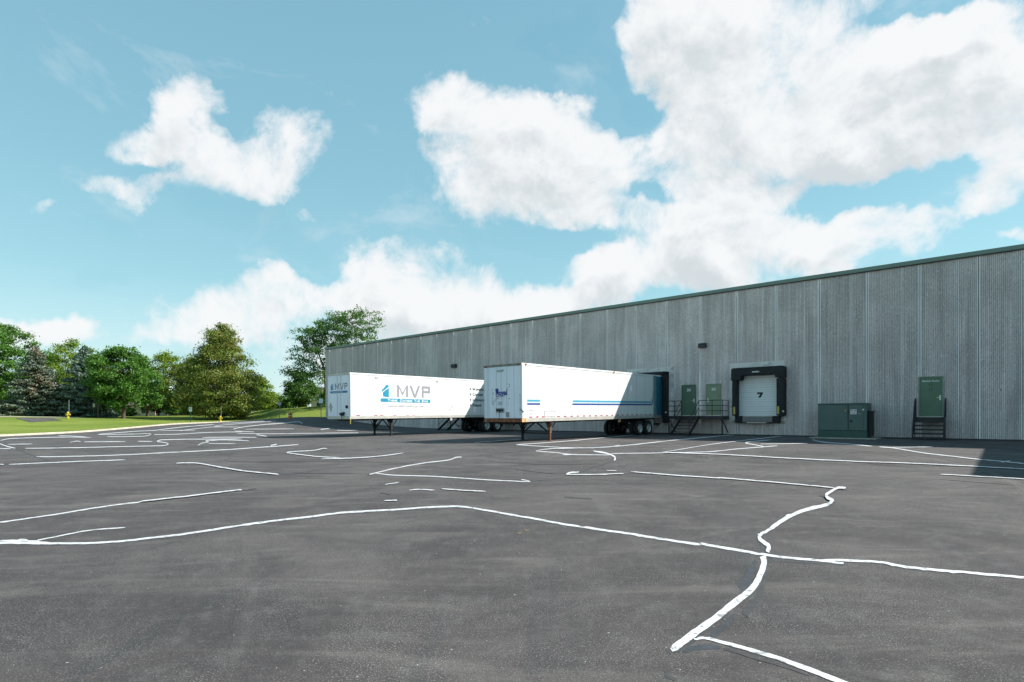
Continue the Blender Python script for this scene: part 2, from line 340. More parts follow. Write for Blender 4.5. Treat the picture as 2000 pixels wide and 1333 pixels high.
M_DTXT = mat('service_text_grey', (.03, .045, .07), .5, var=.03)
M_STC = mat('stripe_cyan', (.04, .33, .47), .5, var=.05)
M_STL = mat('stripe_pale', (.55, .60, .67), .5, var=.05)
M_STB = mat('stripe_navy', (.010, .055, .25), .5, var=.05)
M_RED = mat('red_reflector', (.38, .012, .02), .5, var=.2)
M_AMBER = mat('amber_lamp', (.60, .26, .04), .4, var=.2)
M_TEAL = mat('teal_door_panel', (.010, .115, .180), .45, var=.35, scale=3, dirt=((.05, .25, .34), 4, .6, .72))
M_TEALF = mat('teal_grey_post', (.13, .22, .24), .5, var=.2)
M_BLUE = mat('torn_blue_decal', (.012, .030, .26), .5, var=.3)
M_SCUFF = mat('dark_scuffs', (.20, .22, .26), .7, var=.3)
M_GREYP = mat('grey_plate', (.28, .28, .28), .5, var=.3)
# street furniture and vegetation
M_HYDY = mat('yellow_hydrant_paint', (.52, .37, .02), .5, var=.1)
M_ORANGE = mat('orange_marker', (.45, .12, .04), .6, var=.15)
M_SIGNF = mat('sign_face_white', (.70, .72, .72), .5, var=.05)
M_SIGNB = mat('sign_back_grey', (.30, .30, .30), .5, var=.1)
M_POSTG = mat('green_post', (.02, .07, .04), .6)
M_BARK = mat('bark', (.085, .065, .050), .95, var=.35, scale=6, bump=.6, bscale=18)
M_SIDING = mat('pale_siding', (.60, .57, .50), .8, var=.06)
M_TAN = mat('tan_stucco', (.50, .38, .27), .9, var=.1)
M_ROOFH = mat('shingle_roof', (.10, .09, .085), .9, var=.2)
M_GLASS = mat('dark_window', (.03, .04, .05), .15)
def leafmat(name, c1, c2, tr=.25, spot=None):
    k = custom(name); k.b.inputs['Roughness'].default_value = .6; k.b.inputs['Specular IOR Level'].default_value = .3
    g = k.t.nodes.new('ShaderNodeNewGeometry').outputs['Random Per Island']
    c = k.mix(g, c1, c2)
    c = k.mix(k.ma('MULTIPLY', k.rg(k.nz(.55, 3, .5), .4, .62), .6), c, tuple(x*.62 for x in c1))
    if spot: c = k.mix(k.ma('MULTIPLY', k.rg(k.nz(spot[1], 3, .55), spot[2], spot[2]+.16), .45), c, spot[0])
    k.base(c)
    tl = k.t.nodes.new('ShaderNodeBsdfTranslucent'); k.t.links.new(k.mix(1.0, c, (1.4, 1.5, .6), 'MULTIPLY'), tl.inputs[0])
    ms = k.t.nodes.new('ShaderNodeMixShader'); ms.inputs[0].default_value = tr
    k.t.links.new(k.b.outputs[0], ms.inputs[1]); k.t.links.new(tl.outputs[0], ms.inputs[2]); k.t.links.new(ms.outputs[0], k.t.nodes['Material Output'].inputs[0]); return k.m
L_MID = leafmat('mid_green_leaves', (.060, .165, .025), (.130, .255, .040))
L_DARK = leafmat('dark_green_leaves', (.045, .120, .020), (.100, .190, .034))
L_YEL = leafmat('yellow_green_leaves', (.130, .220, .022), (.250, .320, .045), .3)
L_OLIVE = leafmat('olive_leaves', (.125, .180, .030), (.230, .275, .060), .2, ((.27, .175, .05), .5, .50))
L_OLIVE2 = leafmat('olive_yellow_leaves', (.115, .165, .024), (.210, .240, .045), .25)
L_SPR = leafmat('blue_spruce_needles', (.115, .185, .140), (.290, .380, .315), .05)
L_SPRB = leafmat('browning_spruce_needles', (.120, .175, .120), (.270, .320, .250), .05, ((.300, .190, .115), .35, .46))
L_LOC = leafmat('locust_leaves', (.060, .145, .032), (.130, .230, .055), .3)

# ------------------------------------------------------------------ terrain
def lot_z(x, y):
    n = N.x*x + N.y*y
    z = .1*S(n, 10, 26) + .1*S(n, 29, 37)
    z += .34*S(y, 45, 85)*S(-x, 12, 28)
    z += 0.98*math.exp(-((x+24)**2+(y-71)**2)/(2*9.0**2))*S(y, 40, 55)
    return z
edge = [(-20,-120),(-29,-40),(-33,10),(-36,40),(-38.7,56),(-41,72),(-41.7,84.5),(-39.5,86.2),(-34.4,84.6),(-26.2,78.5),(-23.2,77.6),(-18,80),(-8,90),(20,110),(60,120),(90,90),(95,-20),(80,-120)]
EV = [Vector(p) for p in edge]
def edge_dist(x, y):
    p = Vector((x, y)); best = 1e9
    for a, b in zip(EV[:14], EV[1:15]):
        d = b-a; t = max(0, min(1, (p-a).dot(d)/d.length_squared)); best = min(best, (a+d*t-p).length)
    return best
def inside(x, y):
    c = False; j = len(edge)-1
    for i in range(len(edge)):
        xi, yi = edge[i]; xj, yj = edge[j]
        if (yi > y) != (yj > y) and x < (xj-xi)*(y-yi)/(yj-yi)+xi: c = not c
        j = i
    return c
def lawn_z(x, y):
    s = edge_dist(x, y); b = x/max(y, 1) if y > 1 else -1.5
    zf = np.interp(1000+1100*b, [0, 300, 430, 550, 640, 900], [1.55, 1.6, 2.0, 3.0, 3.45, 3.4])
    off = .10 if y < 84 else .10
    z0 = lot_z(x, y) + off
    t = S(s, 0, float(np.interp(1000+1100*b, [470, 540], [36, 17])))
    z = z0*(1-t) + zf*t
    if s > 60: z = z - 3.2*S(s, 60, 160)
    return float(z)
def unproj(px, py, fn=lot_z, dz=0.0):
    dx, dz_ = (px-1000)/F, (HZ-py)/F; y = 2.0; prev = None
    while y < 180:
        h = EYE + dz_*y - fn(dx*y, y) - dz
        if h <= 0:
            if prev is None: return dx*y, y
            y0, h0 = prev; yy = y0 + (y-y0)*h0/(h0-h); return dx*yy, yy
        prev = (y, h); y += max(.05, y*.008)
    return None
xs = [-3000,-1200,-600,-350,-250,-190,-160,-140,-125] + list(np.arange(-115, -45, 3.0)) + list(np.arange(-45, 41, 1.0)) + list(np.arange(42, 100, 4.0)) + [120,180,300,600,1200,3000]
ys = [-3000,-900,-300,-120,-60,-30] + list(np.arange(-12, 110, 1.0)) + list(np.arange(110, 180, 5.0)) + [200,250,350,600,1200,3500]
random.seed(3)
pts = []
for x in xs:
    for y in ys:
        if (x > 42 or x < -50) and y > -12 and y < 110 and int(y) % 3: continue
        if abs(x) < 200 and -130 < y < 130 and edge_dist(x, y) < .45: continue
        pts.append((x, y))
ne = []; ed = []
for i in range(len(edge)):
    a, b = EV[i], EV[(i+1) % len(edge)]; m = max(1, int((b-a).length/1.0)) if i < 13 else 4
    for q in range(m): ne.append(tuple(a + (b-a)*q/m))
ed = [(i, (i+1) % len(ne)) for i in range(len(ne))]
vv, _, ff, *_r = geometry.delaunay_2d_cdt([Vector(p) for p in ne+pts], ed, [], 0, 1e-4)
lot, lawn, cb = MB(), MB(), []
def sheet(faces, fn, name, m):
    mp = {}; v = []; f = []
    for t in faces:
        r = []
        for i in t:
            if i not in mp:
                mp[i] = len(v); x, y = vv[i]; v.append((x, y, fn(x, y)))
            r.append(mp[i])
        f.append(r)
    me = bpy.data.meshes.new(name); me.from_pydata(v, [], f); me.materials.append(m)
    for p in me.polygons: p.use_smooth = True
    o = bpy.data.objects.new(name, me); C.objects.link(o); tag(o, kind='structure'); return o
fi, fo = [], []
for t in ff:
    cx = sum(vv[i][0] for i in t)/3; cy = sum(vv[i][1] for i in t)/3
    (fi if inside(cx, cy) else fo).append(t)
LOT = sheet(fi, lot_z, 'parking_lot', M_ASPH); sheet(fo, lawn_z, 'lawn', M_GRASS)
# curb along the lot edge up to where the grass meets the drive
cp = []
for a, b in zip(EV[1:7], EV[2:8]):
    m = int((b-a).length/1.0)+1
    cp += [a+(b-a)*q/m for q in range(m)]
v = []; f = []
for i, p in enumerate(cp):
    d = (cp[min(i+1, len(cp)-1)]-cp[max(i-1, 0)]).normalized(); nrm = Vector((-d.y, d.x)); z = lot_z(p.x, p.y)
    nrm = nrm if not inside(*(p+nrm*.5)) else -nrm
    top = .13
    for o, zz in ((-.02, -.1), (.0, top-.03), (.05, top), (.34, top), (.36, -.1)):
        q = p+nrm*o; v.append((q.x, q.y, z+zz))
for i in range(len(cp)-1):
    for j in range(4): f.append((i*5+j, i*5+j+1, i*5+5+j+1, i*5+5+j))
b_ = MB(); b_.add(v, f); tag(b_.build('curb', M_CURB), kind='structure')

# ------------------------------------------------------------------ markings on the asphalt (parts of the lot)
def smooth(p, k=4):
    if len(p) < 3: 
        return [tuple(np.array(p[0])+(np.array(p[1])-np.array(p[0]))*t) for t in np.linspace(0, 1, 6)]
    out = []; p = [np.array(q, float) for q in p]; e = [2*p[0]-p[1]]+p+[2*p[-1]-p[-2]]
    for i in range(1, len(e)-2):
        n = max(k, int(np.linalg.norm(e[i+1]-e[i])/9))
        for q in range(n):
            t = q/n; out.append(.5*((2*e[i])+(-e[i-1]+e[i+1])*t+(2*e[i-1]-5*e[i]+4*e[i+1]-e[i+2])*t*t+(-e[i-1]+3*e[i]-3*e[i+1]+e[i+2])*t**3))
    out.append(p[-1]); return out
def ribbon(p, th, name, m, dz=.006, jit=.10):
    q = smooth(p); v = []; ph = random.uniform(0, 6)
    if not isinstance(th, tuple) and th < 3: th *= .76
    for i, c in enumerate(q):
        d = np.array(q[min(i+1, len(q)-1)])-np.array(q[max(i-1, 0)]); L = np.hypot(*d) or 1; nx, ny = -d[1]/L, d[0]/L
        t = (th[0]+(th[1]-th[0])*i/(len(q)-1) if isinstance(th, tuple) else th)
        wk = 1 if (max(th) if isinstance(th, tuple) else th) < 5 else .35; wv = wk*.16*math.sin(i*.7+ph)+wk*.12*math.sin(i*1.9+2*ph)+.08*math.sin(i*.23+ph); a = t/2*(1+random.uniform(-jit, jit)+wv); b = t/2*(1+random.uniform(-jit, jit)-wv*.6)
        if i in (0, len(q)-1): a *= random.uniform(.1, 1.1); b *= random.uniform(.1, 1.1)
        if m is M_PAINT and t < 7 and random.random() < .06: a *= random.uniform(1.2, 1.6)
        if m is M_PAINT and t < 7 and random.random() < .06: b *= random.uniform(.3, .8)
        A1 = unproj(c[0]+nx*a, c[1]+ny*a); B1 = unproj(c[0]-nx*b, c[1]-ny*b)
        if A1 is None or B1 is None: continue
        far = 1 if A1[1] < 9 else 3.2; v.append(((A1[0], A1[1], lot_z(*A1)+dz*far), (B1[0], B1[1], lot_z(*B1)+dz*far)))
    mb = MB()
    for s, e in zip(v, v[1:]): mb.add([s[0], e[0], e[1], s[1]], [(0, 1, 2, 3)])
    o = mb.build(name, m, LOT); return o
z7 = lambda p: [(x*.35, 790+y*.35) for x, y in p]
z8 = lambda p: [(700+x*.35, 840+y*.35) for x, y in p]
z9 = lambda p: [(1300+x*.3698, 840+y*.3698) for x, y in p]
white = [
 (z7([(-60,768),(150,772),(280,777)]), (8, 5)),
 (z7([(20,764),(80,762),(140,758),(160,766),(220,766)]), 4),
 (z7([(200,778),(280,778),(450,777),(650,768),(860,745),(1050,722),(1300,683),(1500,655),(1700,632),(1900,607),(2000,600)])+z8([(220,445),(440,430),(560,428),(640,437)]), (3.6, 3.0)),
 (z8([(640,437),(800,465),(960,493),(1120,523),(1300,550),(1540,585),(1750,620),(1900,640)])+z9([(200,605),(400,640),(506,660)]), (3.0, 4.8)),
 (z9([(488,656),(700,683),(900,692)]), 4.4), (z9([(780,690),(860,698),(940,708)]), 3.6),
 (z9([(840,690),(1000,694),(1150,704),(1300,730),(1600,757),(1950,788)]), (4.4, 4.6)),
 (z7([(210,762),(320,740),(460,712),(580,698),(700,690)]), 2.6),
 (z7([(-20,664),(300,618),(600,570),(900,535),(1100,512),(1300,487),(1350,483)]), 2.7),
 (z7([(985,333),(1100,332),(1200,350),(1350,374),(1500,390),(1555,396)]), 2.4),
 (z7([(-5,340),(20,340)]), 1.7), (z7([(50,337),(250,328),(500,318),(700,311)]), 1.8),
 (z7([(200,295),(450,291),(700,283),(950,270),(1250,255),(1500,238),(1665,226)]), 1.8),
 (z7([(-20,250),(60,248)]), 1.7), (z7([(140,248),(400,244),(700,237),(890,233),(935,226),(930,217),(880,210),(885,204),(920,199),(1100,196),(1350,195)]), 1.7),
 (z7([(0,222),(40,237),(85,247)]), 2.2), (z7([(40,225),(180,223)]), 1.5),
 (z7([(0,204),(60,193),(200,188),(330,185),(510,186)]), 1.5), (z7([(320,177),(400,179),(480,184)]), 1.3),
 (z7([(545,170),(620,163),(760,152),(860,147),(1000,130),(1200,113)]), 1.3), (z7([(545,171),(650,170),(820,166),(838,172),(800,180),(650,183),(600,181)]), 1.3),
 (z7([(390,215),(430,208),(450,212)]), 1.6), (z7([(470,210),(700,209)]), 1.5), (z7([(770,207),(850,209)]), 1.5),
 (z7([(860,170),(1000,167),(1165,158),(1350,155)]), 1.2), (z7([(895,148),(1090,145)]), 1.1), (z7([(1170,128),(1340,127)]), 1.1),
 (z7([(1130,187),(1270,185),(1430,187)]), 1.4),
 (z7([(1105,232),(1125,220),(1165,212),(1150,205),(1250,200),(1390,206)]), 1.6), (z7([(1165,222),(1315,222)]), 1.4),
 (z7([(1600,275),(1620,268),(1750,260),(1800,249),(1825,250)]), 1.8), (z7([(1595,273),(1750,293),(1900,302)]), 1.8),
 (z7([(1790,310),(2000,302)])+z8([(120,150),(250,132)]), 2.0),
 (z7([(1300,139),(1350,128),(1480,113),(1600,104),(1670,98),(1685,110)]), 1.4), (z7([(1310,150),(1420,155)]), 1.2),
 (z7([(1430,170),(1490,180)]), 1.8), (z7([(1320,163),(1500,166),(1700,163),(2000,160)]), 1.2), (z7([(1370,140),(1640,138)]), 1.1),
 (z7([(1200,120),(1400,104),(1540,94)]), 1.0),(z7([(1240,108),(1400,99),(1480,95)]), .9),(z7([(1000,150),(1070,140),(1240,122)]), 1.0),(z7([(1790,142),(1840,135)]), 1.6),(z7([(1880,147),(2000,147)]), 1.1),
 (z7([(1510,232),(1545,226)]), 2.6),
 (z8([(62,250),(100,241),(230,210),(380,185),(500,170),(545,155),(575,153)]), 2.2),
 (z8([(90,244),(200,255),(450,263),(700,280),(960,293)]), 2.0), (z8([(908,279),(940,285),(958,293)]), 1.8),
 (z8([(150,308),(228,296)]), 1.9), (z8([(285,340),(350,336),(425,341)]), 2.1), (z8([(465,332),(580,341),(710,347)]), 2.1), (z8([(140,401),(215,398)]), 2.2),
 (z8([(880,85),(1100,70),(1300,52),(1650,20)]), 1.4), (z8([(645,73),(780,63),(945,52)]), 1.1),
 (z8([(880,85),(1060,97),(1250,104),(1400,97),(1460,87)]), 1.5),
 (z8([(990,120),(1080,108),(1180,106),(1250,103)]), 1.7), (z8([(1250,103),(1400,97),(1700,65),(2000,38)]), 1.6),
 (z8([(990,120),(1100,128),(1200,139),(1400,142)]), 1.7), (z8([(1410,134),(1700,130),(1850,127),(2000,122)]), 1.6),
 (z8([(1310,118),(1380,132),(1422,146),(1432,160),(1428,174)]), 3.0), (z8([(1140,141),(1200,139)]), 2.4),
 (z8([(1160,251),(1180,243),(1230,238)]), 3.0), (z8([(1160,252),(1300,253),(1480,247)]), 2.0),
 (z8([(1385,230),(1440,232)]), 1.6), (z8([(1520,237),(1750,256),(2000,273)])+z9([(300,258),(600,283),(890,311)]), 2.2),
 (z8([(1700,128),(1860,101),(2000,79)])+z9([(350,65),(610,35)]), 1.4),
 (z9([(-20,122),(300,133),(600,150),(1000,170),(1300,180),(1900,211)]), 1.9),
 (z9([(0,120),(200,118),(400,100),(590,85)]), 1.8), (z9([(520,90),(470,79),(425,72),(440,65),(560,53)]), 1.8), (z9([(500,77),(750,72)]), 1.5),
 (z9([(778,49),(790,58),(850,68),(950,75),(1090,88)]), 1.9),
 (z9([(1130,92),(1200,97),(1350,122),(1500,140),(1650,157),(1900,181)]), 2.0), (z9([(1200,95),(1410,91)]), 1.3), (z9([(1770,172),(1820,168)]), 2.6),
 (z9([(1450,238),(1600,246),(1900,263)]), 1.9), (z9([(0,60),(180,43),(360,28)]), 1.3),
 (z9([(952,313),(930,311),(905,313),(868,335),(848,352),(862,368),(882,378),(868,392),(800,410),(720,430),(650,462),(600,492),(552,527)]), (3.8, 7.6)),
 (z9([(566,516),(535,538),(508,552),(495,575),(520,598),(545,618),(536,648)]), (4.6, 8.6)), (z9([(485,552),(520,548)]), 2.4),
 (z9([(514,668),(520,700),(505,755),(470,820),(415,875),(330,942),(230,1022),(130,1092),(30,1166)]), (11, 14.5)),
 (z9([(150,1110),(210,1102),(300,1125),(450,1165),(600,1210),(750,1265),(850,1305),(970,1352),(1120,1420)]), (5, 11)),
]
for i, (p, th) in enumerate(white): ribbon(p, th, 'painted_line', M_PAINT, .0026+.0005*(i % 11))
dark = [(z8([(580,153),(700,140),(850,125),(985,118)]), .9), (z8([(0,175),(170,184),(300,190)]), .9), (z8([(1415,177),(1350,197),(1280,218)]), 1.8), (z8([(1290,212),(1260,226),(1230,236)]), 4.5),
 (z8([(740,177),(950,190),(1150,192),(1340,190)]), .9), (z8([(870,220),(1000,237),(1100,246)]), 1.0), (z8([(990,280),(1070,287)]), 1.2),
 (z8([(1150,375),(1230,382),(1305,386)]), 2.0), (z8([(250,520),(320,503)]), 1.6), (z8([(0,508),(60,515)]), 1.2), (z8([(120,352),(175,361)]), 1.2), (z8([(55,250),(80,248)]), 3.0),
 (z7([(1060,228),(1070,240),(1085,246)]), 1.5), (z7([(90,250),(200,292),(290,322)]), 1.6), (z7([(1195,262),(1290,293),(1255,315),(1400,322),(1700,322)]), .9),
 (z7([(1560,396),(1620,390),(1700,386),(1980,388)]), 1.0), (z7([(1350,483),(1380,479),(1436,471)]), 1.5), (z7([(185,557),(205,557)]), 1.2), (z7([(840,345),(900,340)]), .8),
 (z7([(1820,620),(1865,620)]), 1.4), (z8([(560,432),(650,432)]), 1.6), (z8([(1130,528),(1165,530)]), 1.8),
 (z9([(810,350),(830,352),(850,372)]), 2.2), (z9([(880,380),(910,385)]), 2), (z9([(610,455),(570,490),(530,530)]), 3.2),
 (z9([(560,560),(545,590),(556,640),(545,655)]), 6), (z9([(505,595),(512,632)]), 5),
 (z9([(560,688),(700,698),(835,706)]), 3.4), (z9([(524,790),(500,860),(450,930),(415,978)]), (5, 17)),
 (z9([(310,1155),(450,1200),(600,1245),(760,1300)]), (5, 2)), (z9([(0,1160),(30,1184)]), 3), (z9([(0,1270),(10,1300),(60,1325)]), 6), (z9([(430,872),(445,880)]), 3),
 (z9([(1300,168),(1310,184)]), 1.2),(z9([(1450,262),(1893,296)]), .9),(z9([(860,155),(1340,206)]), .6)]
# ragged old sealant showing along the edges of the wider painted lines
for i, (p, th) in enumerate(white):
    t_ = max(th) if isinstance(th, tuple) else th
    if t_ >= 3.4 and p[0][1] > 935:
        mean = (th[0], th[1]) if isinstance(th, tuple) else (th, th); rng_ = random.uniform(.5, 1.2)
        ribbon([(x+rng_*.6, y+rng_) for x, y in p], (mean[0]*1.12+1.0, mean[1]*1.12+1.2), 'crack_sealant', M_SEAL, .0008+.0002*(i % 3), .42)
for i, (p, th) in enumerate(dark): ribbon(p, th, 'crack_sealant', M_SEAL, .0012+.0002*(i % 6), .3)
for p, th in [(z9([(480,690),(455,740),(430,800),(412,845)]), (8, 22)), (z9([(545,660),(565,672),(548,700)]), 9), (z9([(370,968),(310,1035),(240,1090)]), (5, 14)), (z9([(90,1168),(180,1150),(290,1150)]), (12, 9))]:
    ribbon(p, th, 'crack_sealant', M_SEALG, .0013, .25)

# ------------------------------------------------------------------ warehouse
WH = empty('warehouse', N*D, -A)
tag(WH, 'long grey ribbed concrete warehouse with green roof edge behind the trailers', 'warehouse')
UL, UR, ZT = -62.15, 7.7, 9.66
holes = [(-12.74, -10.22, 1.42, 4.16), (-20.2, -17.65, 1.25, 4.2)]
mb = MB(); pitch = .0762; dep = .015
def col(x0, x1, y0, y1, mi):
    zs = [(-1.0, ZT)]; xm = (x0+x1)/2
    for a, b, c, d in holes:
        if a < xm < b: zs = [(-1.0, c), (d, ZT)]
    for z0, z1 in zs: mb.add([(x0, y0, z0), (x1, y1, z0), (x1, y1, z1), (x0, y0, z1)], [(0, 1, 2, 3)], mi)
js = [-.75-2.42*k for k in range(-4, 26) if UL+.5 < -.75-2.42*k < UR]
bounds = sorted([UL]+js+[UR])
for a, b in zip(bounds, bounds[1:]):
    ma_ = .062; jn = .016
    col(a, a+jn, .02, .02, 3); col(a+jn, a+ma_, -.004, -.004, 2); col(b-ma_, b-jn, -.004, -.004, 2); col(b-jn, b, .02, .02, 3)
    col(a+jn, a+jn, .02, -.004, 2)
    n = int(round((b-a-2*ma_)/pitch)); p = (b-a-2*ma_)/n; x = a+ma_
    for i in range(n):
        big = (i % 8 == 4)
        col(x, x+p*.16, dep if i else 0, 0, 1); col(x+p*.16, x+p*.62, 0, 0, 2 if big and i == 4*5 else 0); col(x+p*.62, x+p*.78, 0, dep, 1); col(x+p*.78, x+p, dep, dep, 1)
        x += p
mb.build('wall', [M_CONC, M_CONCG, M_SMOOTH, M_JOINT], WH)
mb = MB(); mb.box(UL, UL+.25, .03, 60, -1, ZT-.01); mb.build('side_wall', M_CONC, WH)
mb = MB(); mb.box(UL+.26, UR, .3, 60, 9.2, 9.3); mb.build('roof', M_ROOF, WH)
# wing of the same building that steps forward beyond the right edge of the photo; it throws the shadow on the lot
mb = MB(); mb.box(UR, UR+30, -13.2, 60, -1, ZT); mb.build('wing_wall', M_CONC, WH)
mb = MB(); mb.box(UL-.06, UR, -.10, .22, ZT-.06, ZT+.16); mb.box(UL-.06, UL+.25, .22, 60, ZT-.06, ZT+.16); mb.build('coping', M_COPING, WH, .01)
mb = MB(); mb.box(UL, UR, -.07, -.01, ZT-.11, ZT-.061); mb.build('fascia_strip', M_JOINT, WH)
for x in np.arange(UL+3, 2.5, 3.05): mb = MB(); mb.box(x, x+.04, -.106, -.1005, ZT-.06, ZT+.16); mb.build('coping_joint', M_COPING, WH)
# black base strip where asphalt meets the wall
mb = MB(); mb.box(-48, UR, -.05, -.001, -.6, .26); mb.build('base_strip', M_SEAL, WH)
# plain concrete surrounds of the docks
mb = MB(); mb.box(-13.29, -9.93, -.030, .05, 4.16, 4.86); mb.box(-13.29, -12.74, -.030, .05, 1.15, 4.16); mb.build('dock_surround', M_PATCH, WH)
mb = MB(); mb.box(-20.8, -17.17, -.030, .05, 4.2, 4.88); mb.box(-17.65, -17.17, -.030, .05, 1.3, 4.2); mb.build('dock_surround', M_PATCH, WH)
mb = MB(); mb.box(-13.05, -9.95, -.028, .05, .95, 1.12); mb.build('dock_sill', M_PAD, WH)
# dock door 7
dd = MB()
for i in range(9):
    z = 1.43+i*.302; dd.box(-12.8, -10.16, .06, .10, z+.006, z+.150); dd.box(-12.8, -10.16, .065, .10, z+.158, z+.296)
d7 = dd.build('dock_door', M_WDOOR, WH, .004)
m2 = MB(); m2.box(-12.8, -10.16, .085, .105, 1.40, 4.2); m2.build('door_seam', M_WDOORL, d7)
m2 = MB(); m2.prism([(-11.57, 2.93), (-11.23, 2.93), (-11.23, 2.84), (-11.37, 2.60), (-11.52, 2.60), (-11.385, 2.82), (-11.57, 2.82)], lambda a, b, d: (a, d, b), .052, .0545); m2.build('number', M_TXTB, d7)
m2 = MB(); m2.prism([(-.10+.02*k, 0) for k in range(1)]+[(-10.9, 2.75), (-10.87, 2.86), (-10.91, 2.97), (-10.88, 2.86)], lambda a, b, d: (a, d, b), .056, .058); 
# seal: two side pads, head pad with dropped corners
m2 = MB(); m2.box(-12.95, -12.68, -.55, .05, 1.45, 3.75); m2.build('seal_side_pad', M_BLACK, WH, .05)
m2 = MB(); m2.box(-10.27, -9.83, -.55, .05, 1.45, 3.75); m2.build('seal_side_pad', M_BLACK, WH, .05)
m2 = MB(); m2.prism([(-12.99, 4.42), (-12.88, 4.50), (-9.88, 4.50), (-9.81, 4.42), (-9.81, 3.78), (-10.32, 3.80), (-10.36, 4.0), (-12.34, 4.0), (-12.40, 3.72), (-12.99, 3.70)], lambda a, b, d: (a, d, b), -.62, .02)
hp = m2.build('seal_head_pad', M_BLACK, WH, .03)
m2 = MB(); m2.box(-11.72, -11.22, -.632, -.623, 4.13, 4.27); plq = m2.build('maker_plate', M_TXTB, hp)
m2 = MB()
for i, (a, b) in enumerate([(-11.68, -11.6), (-11.58, -11.50), (-11.48, -11.38), (-11.37, -11.30), (-11.28, -11.25)]): m2.prism([(a, 4.16), (b, 4.16), (b+.02, 4.24-.01*(i % 2)), (a+.03, 4.24)], lambda p, q, d: (p, d, q), -.636, -.633)
m2.build('emblem', M_TXTW, plq)
for x in (-12.80, -10.16):
    m2 = MB(); m2.box(x-.06, x+.06, -.565, -.551, 1.55, 2.02); m2.build('yellow_guide', M_YELLOW, WH)
for x0, x1 in ((-12.85, -12.42), (-10.55, -10.15)):
    m2 = MB(); m2.box(x0, x1, -.30, -.03, 1.02, 1.44); m2.build('dock_bumper', M_BLACK, WH, .02)
m2 = MB(); m2.box(-12.38, -10.58, -.28, -.03, 1.06, 1.40); lv = m2.build('dock_leveller', M_STEEL, WH, .008)
m2 = MB(); m2.box(-12.40, -10.56, -.36, -.281, .98, 1.06); m2.build('leveller_lip', M_BLKMET, lv)
m2 = MB(); m2.box(-12.1, -10.9, -.365, -.361, 1.0, 1.03); m2.build('lip_edge', M_CHROME, lv)
# shelter round the front trailer's dock
m2 = MB(); m2.box(-20.85, -20.55, -.45, .05, 1.2, 4.55); m2.box(-17.82, -17.50, -.45, .05, .95, 4.55); m2.box(-20.85, -17.50, -.45, .05, 4.25, 4.56); m2.build('dock_shelter', M_BLACK, WH, .03)
m2 = MB(); m2.box(-20.2, -17.6, .06, .1, 1.2, 4.25); m2.build('dock_door', M_WDOOR, WH)
m2 = MB(); m2.cyl((-17.53, -.451, 1.7), (-17.53, -.48, 1.7), .055, n=12); m2.build('guide_light', M_TXTW, WH)
m2 = MB(); m2.cyl((-9.86, -.56, 1.72), (-9.86, -.6, 1.72), .05, n=12); m2.build('guide_light', M_TXTW, WH)
# dock of the logo trailer, behind it
m2 = MB(); m2.box(-33.9, -33.4, -.9, .05, 1.2, 4.6); m2.box(-31.3, -30.8, -.9, .05, 1.2, 4.6); m2.box(-33.9, -30.8, -.9, .05, 4.3, 4.62); m2.build('dock_shelter', M_BLACK, WH, .03)
def steel_door(x0, x1, z0, z1, m, left_handle=False):
    d = MB(); d.box(x0, x1, -.045, .03, z0, z1); o = d.build('steel_door', m, WH, .004)
    f = MB(); f.box(x0-.06, x0-.006, -.07, .03, z0, z1+.06); f.box(x1+.006, x1+.06, -.07, .03, z0, z1+.06); f.box(x0-.006, x1+.006, -.07, .03, z1+.006, z1+.06); f.build('door_frame', m if m is not M_EGREEN else M_FRAMEG, o)
    s = MB(); s.box(x0-.06, x1+.06, -.09, .03, z0-.05, z0-.005); s.build('threshold', M_CHROME, o)
    hx = x0+.07 if left_handle else x1-.07; sg = 1 if left_handle else -1
    h = MB(); h.box(hx-.035, hx+.035, -.062, -.046, z0+.86, z0+1.12); h.cyl((hx, -.06, z0+1.0), (hx, -.12, z0+1.0), .018, n=8); h.bar((hx, -.115, z0+1.0), (hx+sg*.15, -.115, z0+.99), .024); h.cyl((hx, -.06, z0+1.09), (hx, -.08, z0+1.09), .03, n=10); h.build('handle', M_CHROME, o)
    return o
a = steel_door(-16.50, -15.60, 1.50, 3.52, M_DGREEN); a['label'] = 'dark green steel door numbered 30'
text('30', .26, (-16.05, -.047, 3.13), (R(90), 0, 0), M_TXTW, a, 'number', 1.1, 'CENTER', .002, 0, .008)
a = steel_door(-14.78, -13.90, 1.50, 3.52, M_LGREEN, True); a['label'] = 'faded pale green steel door numbered 30'
text('30', .26, (-14.34, -.047, 3.13), (R(90), 0, 0), M_TXTW, a, 'number', 1.1, 'CENTER', .002, 0, .008)
a = steel_door(-3.16, -2.23, 1.40, 3.47, M_EGREEN); a['label'] = 'green steel door lettered Electric Room'
text('Electric Room', .13, (-2.70, -.047, 3.245), (R(90), 0, 0), M_TXTW, a, 'lettering', .98, 'CENTER', .002, 0, .003)
m2 = MB(); m2.box(-2.80, -2.62, -.052, -.046, 3.0, 3.17); m2.build('door_notice', mat('faded_green_notice', (.085, .15, .085), .6), a)
m2 = MB(); m2.cyl((-2.70, -.046, 2.84), (-2.70, -.053, 2.84), .07, n=16); dc = m2.build('round_decal', M_TXTB, a)
m2 = MB(); m2.box(-2.715, -2.685, -.056, -.0535, 2.81, 2.87); m2.build('decal_mark', M_TXTW, dc)
